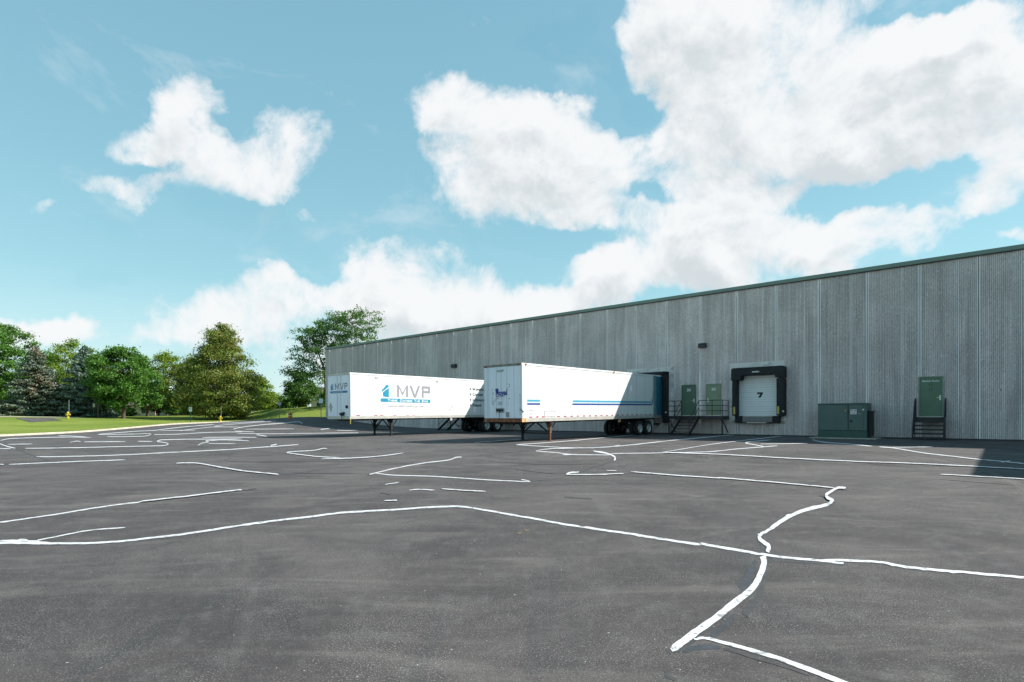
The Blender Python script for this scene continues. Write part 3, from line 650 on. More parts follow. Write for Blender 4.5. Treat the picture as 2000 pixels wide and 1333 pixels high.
def wall_pack(x, z, w=.50, h=.32):
    m2 = MB(); m2.prism([(-.01, z-h/2), (-.22, z-h/2+.02), (-.30, z-h*.05), (-.26, z+h/2-.02), (-.20, z+h/2), (-.01, z+h/2)], lambda a, b, d: (d, a, b), x-w/2, x+w/2); o = m2.build('wall_light', M_LAMPB, WH, .01)
    m2 = MB(); m2.prism([(-.232, z-h/2+.03), (-.309, z-h*.06), (-.300, z-h*.05), (-.226, z-h/2+.03)], lambda a, b, d: (d, a, b), x-w/2+.04, x+w/2-.04); m2.build('lens', M_LENS, o)
wall_pack(-15.05, 6.18); wall_pack(-39.3, 6.24, .6, .36)
def sensor(x, z):
    m2 = MB(); m2.box(x-.06, x+.06, -.10, -.005, z-.05, z+.03); m2.cyl((x, -.09, z-.02), (x-.02, -.2, z-.07), .045, .035, n=10); m2.build('security_camera', M_TXTW, WH)
sensor(-17.52, 5.84); sensor(-38.9, 5.62); sensor(-.62, 4.26)
for x in (-.17, .11):
    m2 = MB(); m2.cyl((x, .01, 2.73), (x, -.02, 2.73), .028, n=10); m2.build('wall_bolt', M_TXTB, WH)
m2 = MB(); m2.box(-38.3, -37.3, -.04, .03, 1.5, 3.6); m2.build('steel_door', M_DGREEN, WH)

# ------------------------------------------------------------------ stairs
def wp(u, dn, z=0): return N*(D+dn)+U*u+Vector((0, 0, z))
def landing_stairs(x0, x1, zt, depth, fx0, fx1, name, label):
    # landing x0..x1, its flight between fx0..fx1 runs out perpendicular to the wall
    o = empty(name, wp((x0+x1)/2, 0), -A); tag(o, label, 'stairs'); cx = (x0+x1)/2; x0 -= cx; x1 -= cx; fx0 -= cx; fx1 -= cx
    m = MB(); m.box(x0, x1, -depth, -.08, zt-.04, zt); m.build('landing', M_BLKMET, o)
    m = MB(); m.box(x0, x1, -depth-.03, -depth-.002, zt-.20, zt-.005); m.box(x1-.03, x1, -depth+.001, -.08, zt-.20, zt-.042); m.box(x0, x0+.03, -depth+.001, -.08, zt-.20, zt-.042); m.build('edge_beam', M_BLKMET, o)
    for x in (x0+.06, x1-.06):
        for y in (-depth+.04,):
            m = MB(); m.box(x-.035, x+.035, y-.035, y+.035, -.1, zt-.045); m.build('post', M_BLKMET, o)
    
    for x in (x0+.06, x1-.06): m = MB(); m.bar((x, -.1, .35), (x, -depth+.05, zt-.22), .05); m.build('brace', M_BLKMET, o)
    n = 6; run = .26; rise = zt/ (n+1)
    L = n*run
    for x in (fx0, fx1):
        m = MB(); m.prism([(-depth-.03, zt-.005), (-depth-.03, zt-.26), (-depth-L-.18, .02), (-depth-L-.18, .24)], lambda a, b, d: (d, a, b), x-.02, x+.02); m.build('stringer', M_BLKMET, o)
    for i in range(n):
        m = MB(); z = zt-rise*(i+1); y = -depth-.03-run*i; m.box(fx0+.021, fx1-.021, y-run, y-.005, z-.035, z); m.build('tread', M_BLKMET, o)
    def rail(pts, posts):
        m = MB()
        for hz_ in (1.02, .68, .34): m.tube([(p[0], p[1], p[2]+hz_) for p in pts], .021, 8)
        for p in posts: m.cyl((p[0], p[1], p[2]-.04), (p[0], p[1], p[2]+1.02), .023, n=8)
        return m.build('railing', M_BLKMET, o)
    if fx0-x0 > .2: rail([(x0+.03, -.12, zt), (x0+.03, -depth+.02, zt), (fx0, -depth+.02, zt)], [(x0+.03, -.12, zt), (x0+.03, -depth+.02, zt), ((x0+fx0)/2, -depth+.02, zt), (fx0, -depth+.02, zt)])
    if x1-fx1 > .2: rail([(fx1, -depth+.02, zt), (x1-.03, -depth+.02, zt), (x1-.03, -.12, zt)], [(fx1, -depth+.02, zt), ((fx1*.45+x1*.55), -depth+.02, zt), (x1-.03, -depth+.02, zt), (x1-.03, -.12, zt)])
    for x in (fx0, fx1):
        m = MB(); a_, b_ = Vector((x, -depth, zt)), Vector((x, -depth-L, rise*.9))
        for hz_ in (.95, .5): m.tube([a_+Vector((0, 0, hz_+.05)), b_+Vector((0, 0, hz_))], .02, 8)
        m.cyl(b_, b_+Vector((0, 0, .95)), .022, n=8); m.build('handrail', M_BLKMET, o)
    return o
landing_stairs(-17.05, -13.30, 1.44, 1.15, -16.10, -14.88, 'metal_staircase', 'black steel landing and stairs under the two doors numbered 30')
landing_stairs(-38.6, -37.0, 1.5, 1.3, -38.4, -37.2, 'metal_staircase', 'black steel stairs glimpsed beneath the white trailer with the house logo')
# steep open stair to the electric room
o = empty('metal_staircase', wp(-2.70, 0, .2), -A); tag(o, 'steep black steel stair below the Electric Room door', 'stairs')
zt = 1.17; n = 5
m = MB(); m.box(-.64, .64, -.62, -.08, zt-.05, zt); m.build('landing', M_BLKMET, o)
m = MB(); m.box(-.64, .64, -.64, -.621, zt-.26, zt-.002); m.build('edge_beam', M_BLKMET, o)
for i in range(n):
    z = zt-.205*(i+1); y = -.64-.20*i; m = MB(); m.box(-.61, .61, y-.22, y, z-.075, z); m.build('tread', M_BLKMET, o)
for s in (-1, 1):
    x = s*.64; m = MB(); m.prism([(-.60, zt), (-.60, zt-.26), (-1.72, -.05), (-1.72, .22)], lambda a, b, d: (d, a, b), x-.02, x+.02); m.build('stringer', M_BLKMET, o)
    m = MB()
    pts = [(x, -.10, zt), (x, -.10, zt+.92), (x, -.14, zt+.98), (x, -.30, zt+.98), (x, -.60, zt+.86), (x, -1.66, .55), (x, -1.70, .10)]
    m.tube(pts, .026, 8); m.tube([(x, -.10, zt+.30), (x, -.56, zt+.28), (x, -1.68, .30)], .016, 8); m.tube([(x, -.10, zt+.62), (x, -.58, zt+.56), (x, -1.67, .44)], .016, 8)
    m.cyl((x, -.34, zt), (x, -.34, zt+.97), .02, n=8); m.cyl((x, -.62, zt-.1), (x, -.62, zt+.85), .02, n=8); m.build('handrail', M_BLKMET, o)
    m = MB(); m.box(x-.025, x+.025, -.66, -.61, -.25, zt-.26); m.build('leg', M_BLKMET, o)

# ------------------------------------------------------------------ green electrical cabinet
o = empty('electrical_cabinet', wp(-6.52, -.95, .17), -A); tag(o, 'green steel generator cabinet with warning labels between dock door 7 and the Electric Room', 'electrical cabinet')
H = 1.90
m = MB(); m.box(-1.18, 1.18, -.85, .55, .14, H); m.build('housing', M_GEN, o, .008)
m = MB(); m.box(-1.20, 1.20, -.88, .58, H+.001, H+.06); m.build('lid', M_GENB, o, .01)
m = MB(); m.box(-1.17, 1.17, -.84, .54, .06, .139); m.build('skid', M_GENB, o)
m = MB(); m.box(-1.16, 1.16, -.862, -.851, .14, .46); m.build('lower_panel', M_GENB, o)
m = MB(); m.box(-1.16, .29, -.875, -.851, .48, H-.04); m.build('door', M_GEN, o, .006)
m = MB(); m.box(.295, .325, -.866, -.8511, .48, H-.04); m.build('door_gap', M_TXTB, o)
m = MB(); m.box(-1.16, 1.16, -.866, -.8625, .455, .475); m.build('door_gap', M_TXTB, o)
m = MB(); m.box(.33, 1.02, -.875, -.851, .48, H-.04); d2 = m.build('door', M_GEN, o, .006)
m = MB(); m.box(.40, .50, -.90, -.876, .93, 1.03); m.cyl((.45, -.90, .98), (.45, -.93, .98), .03, n=8); m.bar((.45, -.925, .98), (.38, -.925, .98), .03); m.build('handle', M_TXTB, d2)
m = MB(); m.box(.42, .71, -.881, -.876, 1.35, 1.62); wl = m.build('warning_label', M_SIGNF, d2)
PINK = mat('label_pink', (.6, .2, .22), .6)
for q, mm in (((.44, .55, 1.52, 1.60), PINK), ((.44, .69, 1.41, 1.45), PINK), ((.58, .69, 1.50, 1.60), M_LGREY), ((.50, .67, 1.37, 1.39), M_LGREY)):
    m = MB(); m.box(q[0], q[1], -.884, -.882, q[2], q[3]); m.build('label_print', mm, wl)
m = MB(); m.box(.98, 1.06, -.881, -.876, 1.56, 1.64); m.build('white_sticker', M_SIGNF, o)
m = MB(); m.box(.78, .92, -.881, -.876, 1.37, 1.40); m.build('name_strip', M_LGREY, d2)
m = MB(); m.prism([(.12, 1.53), (.24, 1.53), (.18, 1.64)], lambda a, b, d: (a, d, b), -.881, -.876); m.build('hazard_sticker', M_AMBER, o)
for i in range(9): m = MB(); m.box(1.182, 1.20, -.6, .4, .4+i*.13, .48+i*.13); m.build('louvre', M_TXTB, o)
m = MB(); m.box(1.21, 1.33, -.55, .45, .15, 1.50); m.box(1.205, 1.42, -.58, .48, 1.501, 1.53); m.build('exhaust_duct', M_TXTB, o)
m = MB(); m.box(-8.05, -4.85, -2.25, -.1, -.05, .235); pad = m.build('concrete_pad', M_PAD, None, .02); pad.location = N*D; pad.rotation_euler = (0, 0, -A); tag(pad, kind='structure')

# ------------------------------------------------------------------ trailers
def side_f(y):      # 2D (along, up) on the sunny side at local y
    return lambda a, b, d: (a, y+d, b)
def trailer(origin, L, zb, zt, pitch_, label, style):
    # local: x along length from nose, y=-1.3 sunny side, y=+1.3 far side; z relative to ground at the nose
    o = empty('semi_trailer', origin, math.atan2(N.y, N.x), 0, -pitch_); tag(o, label, 'semi trailer', 'semi trailers backed up to the warehouse docks')
    w = style['paint']
    b = MB(); b.box(.05, L-.05, -1.285, 1.285, zb+.19, zt-.11); body = b.build('body', w, o, .01)
    b = MB(); b.box(.02, L-.02, -1.30, -1.2851, zb, zb+.19); b.box(.02, L-.02, 1.2851, 1.30, zb, zb+.19); b.build('bottom_rail', M_RAIL, o, .004)
    b = MB(); b.box(.02, L-.02, -1.304, 1.304, zt-.11, zt); b.build('top_rail', style['toprail'], o, .015)
    b = MB(); b.box(.05, L-.05, -1.25, 1.25, zb+.02, zb+.189); b.build('floor_deck', M_UNDER, o)
    # nose
    b = MB(); b.box(0, .0499, -1.22, 1.22, zb+.19, zt-.13); nose = b.build('nose_panel', style['nose'], o, .004)
    b = MB(); b.box(-.015, .0195, -1.30, 1.30, zb-.01, zb+.189); b.build('nose_sill', style['sill'], o, .004)
    for s in (-1, 1):
        b = MB(); b.prism([(.0, s*1.225), (.0, s*1.27), (.04, s*1.31), (.42 if style['old'] else .12, s*1.31), (.42 if style['old'] else .12, s*1.286), (.049, s*1.286), (.049, s*1.225)], lambda p, q, d: (p, q, d), zb+.191, zt-.111); b.build('corner_post', w, o, .003)
    b = MB(); b.box(-.012, .0195, -1.3, 1.3, zt-.12, zt-.002); b.build('nose_header', style['header'], o, .006)
    # side seams and rivets
    nseg = style['seams']
    for i in range(1, nseg): 
        b = MB(); x = .12+(L-.3)*i/nseg; b.box(x-.012, x+.012, -1.2885, -1.2851, zb+.19, zt-.11); b.build('panel_seam', M_SEAM, body)
    # landing gear
    lx = style['gear']
    for s in (-1, 1):
        y = s*.95; m_ = style['leg'][0 if s < 0 else 1]
        b = MB(); b.box(lx-.08, lx+.08, y-.08, y+.08, .46, zb-.001); b.box(lx-.055, lx+.055, y-.055, y+.055, .08, .46); lg = b.build('landing_leg', m_, o, .01)
        b = MB(); b.box(lx-.14, lx+.14, y-.12, y+.12, .03, .08); b.build('foot', m_, lg)
        b = MB(); b.prism([(lx-.36, zb-.002), (lx+.36, zb-.002), (lx+.10, zb-.26), (lx-.10, zb-.26)], side_f(y), -.10*s, -.085*s); b.build('gusset', m_ if style['old'] else M_UNDER, lg)
        
        for dx in (.55, -.38): b = MB(); b.bar((lx, y, .52), (lx+dx, y, zb-.02), .055, .03); b.build('brace', M_UNDER if s > 0 or not style['old'] else M_STEEL, lg)
    b = MB(); b.box(lx-.03, lx+.03, -.87, .87, .42, .48); b.bar((lx, -.87, .5), (lx, 0, zb-.05), .06); b.bar((lx, .87, .5), (lx, 0, zb-.05), .06); b.build('cross_brace', M_UNDER, o)
    b = MB()
    for i in range(int((L-1)/.6)): b.box(.6+i*.6, .66+i*.6, -1.2, 1.2, zb-.08, zb+.019)
    b.box(.3, 1.9, -.6, .6, zb-.12, zb-.081); b.build('cross_members', M_UNDER, o)
    b = MB(); b.cyl((.9, 0, zb-.22), (.9, 0, zb-.12), .05, n=10); b.build('kingpin', M_UNDER, o)
    # tandem
    a0 = style['axle']
    b = MB(); b.box(a0-1.0, a0+2.3, -.62, -.50, zb-.30, zb-.081); b.box(a0-1.0, a0+2.3, .50, .62, zb-.30, zb-.081)
    for ax in (a0, a0+1.24):
        b.cyl((ax, -.9, style['axz'](ax)), (ax, .9, style['axz'](ax)), .07, n=10); b.bar((ax-.5, -.56, zb-.3), (ax+.1, -.56, style['axz'](ax)), .09); b.bar((ax-.5, .56, zb-.3), (ax+.1, .56, style['axz'](ax)), .09)
        b.bar((ax+.45, -.56, zb-.3), (ax, -.56, style['axz'](ax)), .08); b.cyl((ax-.25, -.30, style['axz'](ax)+.1), (ax-.45, -.30, style['axz'](ax)+.1), .1, n=12)
    b.build('suspension', M_UNDER, o)
    for ax in (a0, a0+1.24):
        for yc, outer in ((-1.14, -1), (-.80, 0), (.80, 0), (1.14, 1)):
            z = style['axz'](ax); b = MB(); hw = .125
            b.lathe([(.29, -hw*.85), (.33, -hw), (.44, -hw*1.02), (.49, -hw*.85), (.505, -hw*.5), (.505, hw*.5), (.49, hw*.85), (.44, hw*1.02), (.33, hw), (.29, hw*.85)], (ax, yc, z), 32)
            wh = empty('wheel', (0, 0, 0)); wh.parent = o
            b.build('tyre', M_TYRE, wh, smooth=True)
            sg = outer if outer else (1 if yc > 0 else -1)
            b = MB(); q = sg
            b.lathe([(.29, q*hw*.86), (.285, q*hw*1.0), (.27, q*hw*.9), (.255, q*.02), (.20, -q*.02), (.16, -q*.015), (.13, q*.03), (.10, q*.055), (.0, q*.06)], (ax, yc, z), 28)
            rm = b.build('rim', M_RIM, wh, smooth=True)
            if outer == -1:
                for k_ in range(5):
                    b = MB(); an = k_*2*math.pi/5; b.cyl((ax+.205*math.cos(an), yc+.02, z+.205*math.sin(an)), (ax+.205*math.cos(an), yc-.012, z+.205*math.sin(an)), .042, n=10); b.build('hand_hole', M_UNDER, rm)
                b = MB(); b.cyl((ax, yc-.04, z), (ax, yc-.12, z), .085, .07, n=14); b.build('hub', style['hub'], rm)
    for s in (-1, 1):
        b = MB(); x = a0+1.24+.62; b.box(x, x+.02, s*.97-.30, s*.97+.30, .42, zb-.10); b.build('mud_flap', style['flap'], o)
    b = MB(); b.box(L-.12, L-.02, -1.15, 1.15, .62, .72); b.box(L-.10, L-.04, -.7, -.6, .72, zb-.01); b.box(L-.10, L-.04, .6, .7, .72, zb-.01); b.build('rear_bumper', M_UNDER, o)
    return o, body, nose
def gz(o_, t): return None
# front trailer with stripes -----------------------------------------------------
u1, n1 = -17.91, 21.53
LF = 15.45
org = U*(u1-1.3)+N*n1
stl = dict(paint=M_TWORN, toprail=M_TWORN, nose=M_TNOSE, sill=M_RUST, header=M_RAILD, old=True, seams=13, rivet=M_RAIL, gear=2.75, leg=(M_RUSTY, M_UNDER), axle=12.3, axz=lambda x: .50-.014*x+.135, hub=M_RIM, flap=M_FLAP)
o, body, nose = trailer((org.x, org.y, 0), LF, 1.12, 4.07, .014, 'white trailer with cyan and navy side stripes and rusty legs', stl)
FT = o
def quad(pts, m, parent, name, y=-1.2905, t=.003):
    b = MB(); b.prism(pts, side_f(y), -t, 0); return b.build(name, m, parent)
# stripes in local z: measured world height minus pitch
def zs(t, z): return z-.014*t
for (z0, z1, m) in ((2.145, 2.245, M_STC), (2.065, 2.14, M_STL), (1.98, 2.06, M_STB)):
    quad([(.44, z0), (1.50, z0), (1.50, z1), (.44, z1)], m, body, 'side_stripe')
    x0 = 4.42-(2.1-z0)*.3; r = {2.145: 0, 2.065: 1, 1.98: 2}[z0]
    e0 = 13.72+.10*r*1.0; up = [(e0, z0)]; 
    if r == 2: p = [(x0, z0), (13.85, z0), (14.02, z0+.12), (14.10, z0+.35), (14.14, 2.95), (14.10, 2.95), (14.04, z0+.42), (13.96, z0+.20), (13.80, z1), (x0+.05, z1)]
    elif r == 1: p = [(x0, z0), (13.80, z0), (13.90, z0+.09), (13.97, z0+.26), (14.02, z0+.55), (13.98, z0+.5), (13.88, z0+.2), (13.75, z1), (x0+.05, z1)]
    else: p = [(x0, z0), (13.72, z0), (13.82, z0+.10), (13.90, z0+.35), (13.84, z0+.3), (13.72, z1), (x0+.05, z1)]
    quad(p, m, body, 'side_stripe', -1.2905-.0008*r)
xs_ = [.60, 1.12, 1.62]+[2.98+.62*i for i in range(18)]
for x in xs_: 
    if x < LF-1.4: quad([(x, 1.335), (x+.24, 1.335), (x+.24, 1.385), (x, 1.385)], M_RED, body, 'red_reflector')
b = MB()
for a_, c_, d_, e_ in ((1.85, 2.80, 1.355, 1.375), (1.85, 2.80, 1.645, 1.66), (1.85, 1.87, 1.375, 1.645), (2.78, 2.80, 1.375, 1.645)): b.prism([(a_, d_), (c_, d_), (c_, e_), (a_, e_)], side_f(-1.2905), -.006, 0)
b.build('hatch_frame', M_GREYP, body)
b = MB(); b.prism([(.41, 1.32), (.425, 1.32), (.425, 3.95), (.41, 3.95)], side_f(-1.3105), -.003, 0); b.build('post_edge', M_GREYP, body)
b = MB(); b.box(.0, .44, -1.316, -1.3005, 1.12, 1.31); b.build('rusty_corner', M_RUSTO, o)
random.seed(5)
b = MB()
for i in range(26):
    x, z = random.uniform(1.8, 3.6), random.uniform(2.35, 3.2); s_ = random.uniform(.01, .035)
    b.prism([(x, z), (x+s_*2, z+s_*.3), (x+s_*1.2, z+s_)], side_f(-1.2895), -.002, 0)
b.build('side_scuffs', mat('pale_scuffs', (.62, .62, .64), .6), body)
# unit numbers (illegible in the photo, drawn as worn marks)
b = MB()
for x, z, w_, h_ in ((.62, 1.66, .05, .10), (.70, 1.69, .07, .03), (.80, 1.62, .05, .12), (.60, 1.49, .09, .05), (.72, 1.49, .08, .05)): b.prism([(x, z), (x+w_, z), (x+w_+.02, z+h_), (x+.02, z+h_)], side_f(-1.2905), -.002, 0)
b.build('worn_unit_marks', M_LGREY, body)
# nose details: y runs from -1.3 (sunny side, right in photo) to +1.3
def nf(d0=0): return lambda a, b_, d: (d-.0005+d0, -a, b_)    # a = to the right in the photo
for a_ in (-1.10, -.92, -.86, -.45, -.37, -.08, .02, .28, .36, .78, .98): b = MB(); b.prism([(a_, 1.33), (a_+.022, 1.33), (a_+.022, 3.92), (a_, 3.92)], nf(), -.012, 0); b.build('nose_rib', M_TNOSE, nose)
for a_ in (-1.045, -.95, -.40, -.06, .30, .80): b = MB(); b.prism([(a_, 1.33), (a_+.008, 1.33), (a_+.008, 3.92), (a_, 3.92)], nf(), -.004, 0); b.build('nose_seam', M_SCUFF, nose)
b = MB(); b.prism([(-.38, 3.73), (-.26, 3.68), (.02, 3.68), (.14, 3.75), (.10, 3.79), (-.30, 3.79)], nf(), -.018, -.013); b.build('oval_emblem', M_GREYP, nose)
b = MB(); b.prism([(-.26, 3.72), (.02, 3.72), (.04, 3.75), (-.28, 3.75)], nf(), -.021, -.0185); b.build('emblem_mark', M_TXTW, nose)
text('Royal', .36, (-.022, .44, 2.50), (R(90), 0, R(-90)), M_BLUE, nose, 'faded_lettering', 1.0, 'LEFT', .003, .0, .010)
b = MB(); b.prism([(-.46, 2.82), (-.26, 2.84), (-.22, 2.6), (-.42, 2.58)], nf(), -.0205, -.017); b.prism([(-.42, 2.42), (.20, 2.44), (.20, 2.46), (-.42, 2.46)], nf(), -.0205, -.017); b.build('torn_decal', M_BLUE, nose)
random.seed(8); b = MB()
for i in range(70):
    e = random.random()
    if e < .35: a_, z = random.gauss(-.68, .03), random.uniform(2.0, 2.85)
    elif e < .7: a_, z = random.gauss(.42, .05), random.uniform(1.95, 3.05)
    elif e < .85: a_, z = random.uniform(-.5, .3), random.gauss(2.33, .03)
    else: a_ = random.uniform(-.65, -.4); z = 1.98+(a_+.65)*1.4
    s_ = random.uniform(.012, .035); b.prism([(a_, z), (a_+s_, z-s_*.3), (a_+s_*1.2, z+s_), (a_+s_*.2, z+s_*.8)], nf(), -.0185, -.0125)
for i in range(30):
    z = random.uniform(1.35, 2.5); a_ = 1.16+random.uniform(0, .04); b.prism([(a_, z), (a_+.03, z), (a_+.03, z+.02), (a_, z+.03)], nf(), -.003, 0)
b.build('nose_scuffs', M_SCUFF, nose)
b = MB(); b.prism([(-.28, 1.98), (.0, 1.98), (.0, 2.16), (-.28, 2.16)], nf(), -.018, 0); b.build('document_holder', mat('pale_grey_plate', (.50, .52, .54), .5), nose)
b = MB(); b.prism([(-.42, 1.60), (.14, 1.60), (.14, 1.83), (-.42, 1.83)], nf(), -.03, 0); gp = b.build('gladhand_plate', M_GREYP, nose)
for a_ in (-.30, -.13, .03):
    b = MB(); b.cyl((-.03, -a_, 1.72), (-.11, -a_, 1.73), .055, .045, n=12); b.build('gladhand', M_UNDER, gp)
b = MB(); b.tube([(-.06, .13, 1.68), (-.09, .14, 1.5), (-.07, .16, 1.35), (-.05, .16, 1.27)], .016); b.build('air_hose', M_UNDER, nose)
b = MB(); b.prism([(.28, 1.37), (.47, 1.37), (.47, 1.62), (.28, 1.62)], nf(), -.05, 0); b.build('nose_box', M_GREYP, nose, .01)
b = MB(); b.tube([(-.04, -1.2, 1.72), (-.06, -1.27, 1.74), (-.02, -1.33, 1.70), (.12, -1.34, 1.62)], .02); b.build('hose_hook', M_UNDER, nose)
for (x, y, z) in ((-.03, 1.1, 4.0), (-.03, -1.12, 4.0), (.35, -1.32, 4.02), (8.9, -1.32, 4.02)):
    b = MB(); b.box(x-.05, x+.05, y-.05, y+.05, z-.03, z+.03); b.build('marker_lamp', M_AMBER if y < -1.2 else M_RUST, o, .01)
# open rear door folded back on the sunny side, and rear post
b = MB(); b.box(LF-1.28, LF-.98, -1.345, -1.3055, 1.22, 4.03); b.build('rear_post', M_TEALF, o, .004)
b = MB(); b.box(LF-.97, LF-.02, -1.345, -1.3055, 1.25, 3.98); b.build('open_swing_door', M_TEAL, o, .004)
b = MB(); b.box(LF-1.0, LF-.35, -1.36, -1.3455, 1.22, 1.30); b.build('door_bottom_trim', M_GREYP, o)
b = MB(); b.box(LF-1.45, LF-1.30, -1.2945, -1.2905, 1.35, 1.40); b.box(LF-.9, LF-.6, -1.35, -1.3455, 1.42, 1.50); b.build('rear_reflector', M_RED, o)
b = MB(); b.box(9.6, 9.72, -1.25, -1.15, .92, 1.12); b.box(9.58, 9.74, -1.28, -1.251, .98, 1.08); b.build('bracket_lamp', M_RUSTO, o)

# logo trailer ------------------------------------------------------------------
u2, n2 = -31.08, 20.33; LM = 16.0; org = U*(u2-1.3)+N*n2
stl = dict(paint=M_TWHITE, toprail=M_TWHITE, nose=M_TNOSE, sill=M_RAIL, header=M_RAIL, old=False, seams=12, rivet=M_RAILD, gear=3.45, leg=(M_UNDER, M_UNDER), axle=12.7, axz=lambda x: .50-.010*x+.13+.02, hub=M_RIM, flap=M_UNDER)
PM = .010
o, body, nose = trailer((org.x, org.y, .02), LM, 1.22, 4.17, PM, 'white trailer with a blue house logo and large grey letters MVP', stl)
def q2(pts, m, name, par=None, lift=0): 
    return quad([(a, b-.02-PM*a) for a, b in pts], m, par or body, name, -1.2905-lift)
def house(f_, parent, m1, m2):      # f_ maps unit logo coords
    P_ = lambda pts: [f_(*p) for p in pts]
    for pts, m in (([(0, .50), (.42, 1.0), (.56, .90), (.56, .83), (.08, .42)], m1), ([(.10, .36), (.56, .74), (.56, 0), (.14, .06)], m1),
                   ([(.62, .84), (.70, .97), (1.0, .62), (.95, .48), (.86, .56), (.86, .03), (.62, 0)], m2)):
        yield P_(pts), m
fl = lambda a, b: (2.42+a*1.08, 2.70+b*.86)
for pts, m in house(fl, body, M_CYAN, M_PALEB): q2(pts, m, 'house_emblem')
def letterM(x0, x1, z0, z1, w):
    c = (x0+x1)/2; return [(x0, z0), (x0+w, z0), (x0+w, z1-.22*(z1-z0)), (c, z0+.10*(z1-z0)), (x1-w, z1-.22*(z1-z0)), (x1-w, z0), (x1, z0), (x1, z1), (x1-w*.7, z1), (c, z0+.36*(z1-z0)), (x0+w*.7, z1), (x0, z1)]
def letterV(x0, x1, z0, z1, w):
    c = (x0+x1)/2; return [(x0, z1), (x0+w*1.1, z1), (c, z0+.22*(z1-z0)), (x1-w*1.1, z1), (x1, z1), (c+w*.6, z0), (c-w*.6, z0)]
zA, zB = 2.745, 3.575
q2(letterM(3.72, 4.66, zA, zB, .165), M_LGREY, 'letter'); q2(letterV(4.80, 5.74, zA, zB, .165), M_LGREY, 'letter')
def letterP(x0, x1, z0, z1, w):
    zm = z0+.40*(z1-z0); return [[(x0, z0), (x0+w, z0), (x0+w, z1), (x0, z1)], [(x0+w, z1-w), (x1-.05, z1-w), (x1, z1-.05), (x1, z1-.04), (x1-.05, z1), (x0+w, z1)], [(x1-w, zm+w), (x1, zm+w), (x1, z1-.05), (x1-.05, z1-w), (x1-w, z1-w)], [(x0+w, zm), (x1-.05, zm), (x1, zm+.05), (x1, zm+w), (x0+w, zm+w)]]
b = MB()
for p in letterP(5.90, 6.66, zA, zB, .165): b.prism([(a, c-.02-PM*a) for a, c in p], side_f(-1.2905), -.003, 0)
b.build('letter', M_LGREY, body)
bar = [(2.46+.12*math.cos(t), 2.505+.12*math.sin(t)) for t in np.linspace(math.pi/2, 3*math.pi/2, 8)]+[(6.58+.12*math.cos(t), 2.505+.12*math.sin(t)) for t in np.linspace(-math.pi/2, math.pi/2, 8)]
q2(bar, M_CYAN, 'slogan_bar')
T_ = (R(90), 0, 0)
def smallcaps(words, x, z, s, m, parent, sx=1.25, gap=.28, name='slogan'):
    # first letter of each word larger, rest as small capitals
    for w in words:
        for i, (part, k_) in enumerate(((w[0], 1.0), (w[1:], .80))):
            if not part: continue
            t = text(part, s*k_, (x, -1.2940, z-.02-PM*x), T_, m, parent, name, sx, 'LEFT', .0015, 0, .006*s/.2)
            x += max(v.co.x for v in t.data.vertices)+.035*s/.2
        x += gap*s
    return x
smallcaps(['THINK', 'OUTSIDE', 'THE', 'BOX'], 2.93, 2.425, .225, M_TXTW, body, 1.36, .55)
text('www.mvplogistics.com'.upper(), .19, (2.95, -1.2925, 2.03-.02-PM*3), T_, M_TGREY, body, 'web_address', 1.30, 'LEFT', .0015)
for i, (w, z) in enumerate((('WAREHOUSING', 3.46), ('CARTAGE', 3.05), ('INTERNATIONAL', 2.62), ('FREIGHT', 2.20))):
    q2([(10.74, z+.03), (10.84, z+.01), (10.86, z+.16), (10.72, z+.15)], M_DTXT, 'bullet')
    smallcaps([w], 11.02, z, .25, M_DTXT, body, 1.2, .3, 'service_name')
VENT = mat('olive_vent', (.20, .19, .12), .6)
for x in (1.95, 2.09, 7.28, 7.42): b = MB(); b.cyl((x, -1.289, 3.97-.03-PM*x), (x, -1.31, 3.97-.03-PM*x), .045, n=10); b.build('side_vent', VENT, body)
for x in (.46, 1.83, 2.30, 3.37, 4.47, 4.98, 6.0, 7.10, 7.62, 8.60, 9.62, 10.10, 11.0): quad([(x, 1.43-PM*x), (x+.28, 1.43-PM*x), (x+.28, 1.48-PM*x), (x, 1.48-PM*x)], M_RED, body, 'red_reflector')
b = MB()
for (a0_, b0_), (a1_, b1_) in zip([(8.50, 2.03), (8.69, 2.26), (8.90, 2.05), (8.69, 1.80)], [(8.69, 2.26), (8.90, 2.05), (8.69, 1.80), (8.50, 2.03)]): b.bar((a0_, -1.291, b0_-.1), (a1_, -1.291, b1_-.1), .022, .004)
b.build('placard_holder', M_LGREY, body)
b = MB()
for x in (.25, .33, .41): b.prism([(x, 1.70), (x+.05, 1.70), (x+.05, 1.74), (x, 1.74)], side_f(-1.2905), -.002, 0)
b.prism([(.24, 1.50), (.30, 1.50), (.30, 1.54), (.24, 1.54)], side_f(-1.2905), -.002, 0); b.build('unit_marks', M_LGREY, body)
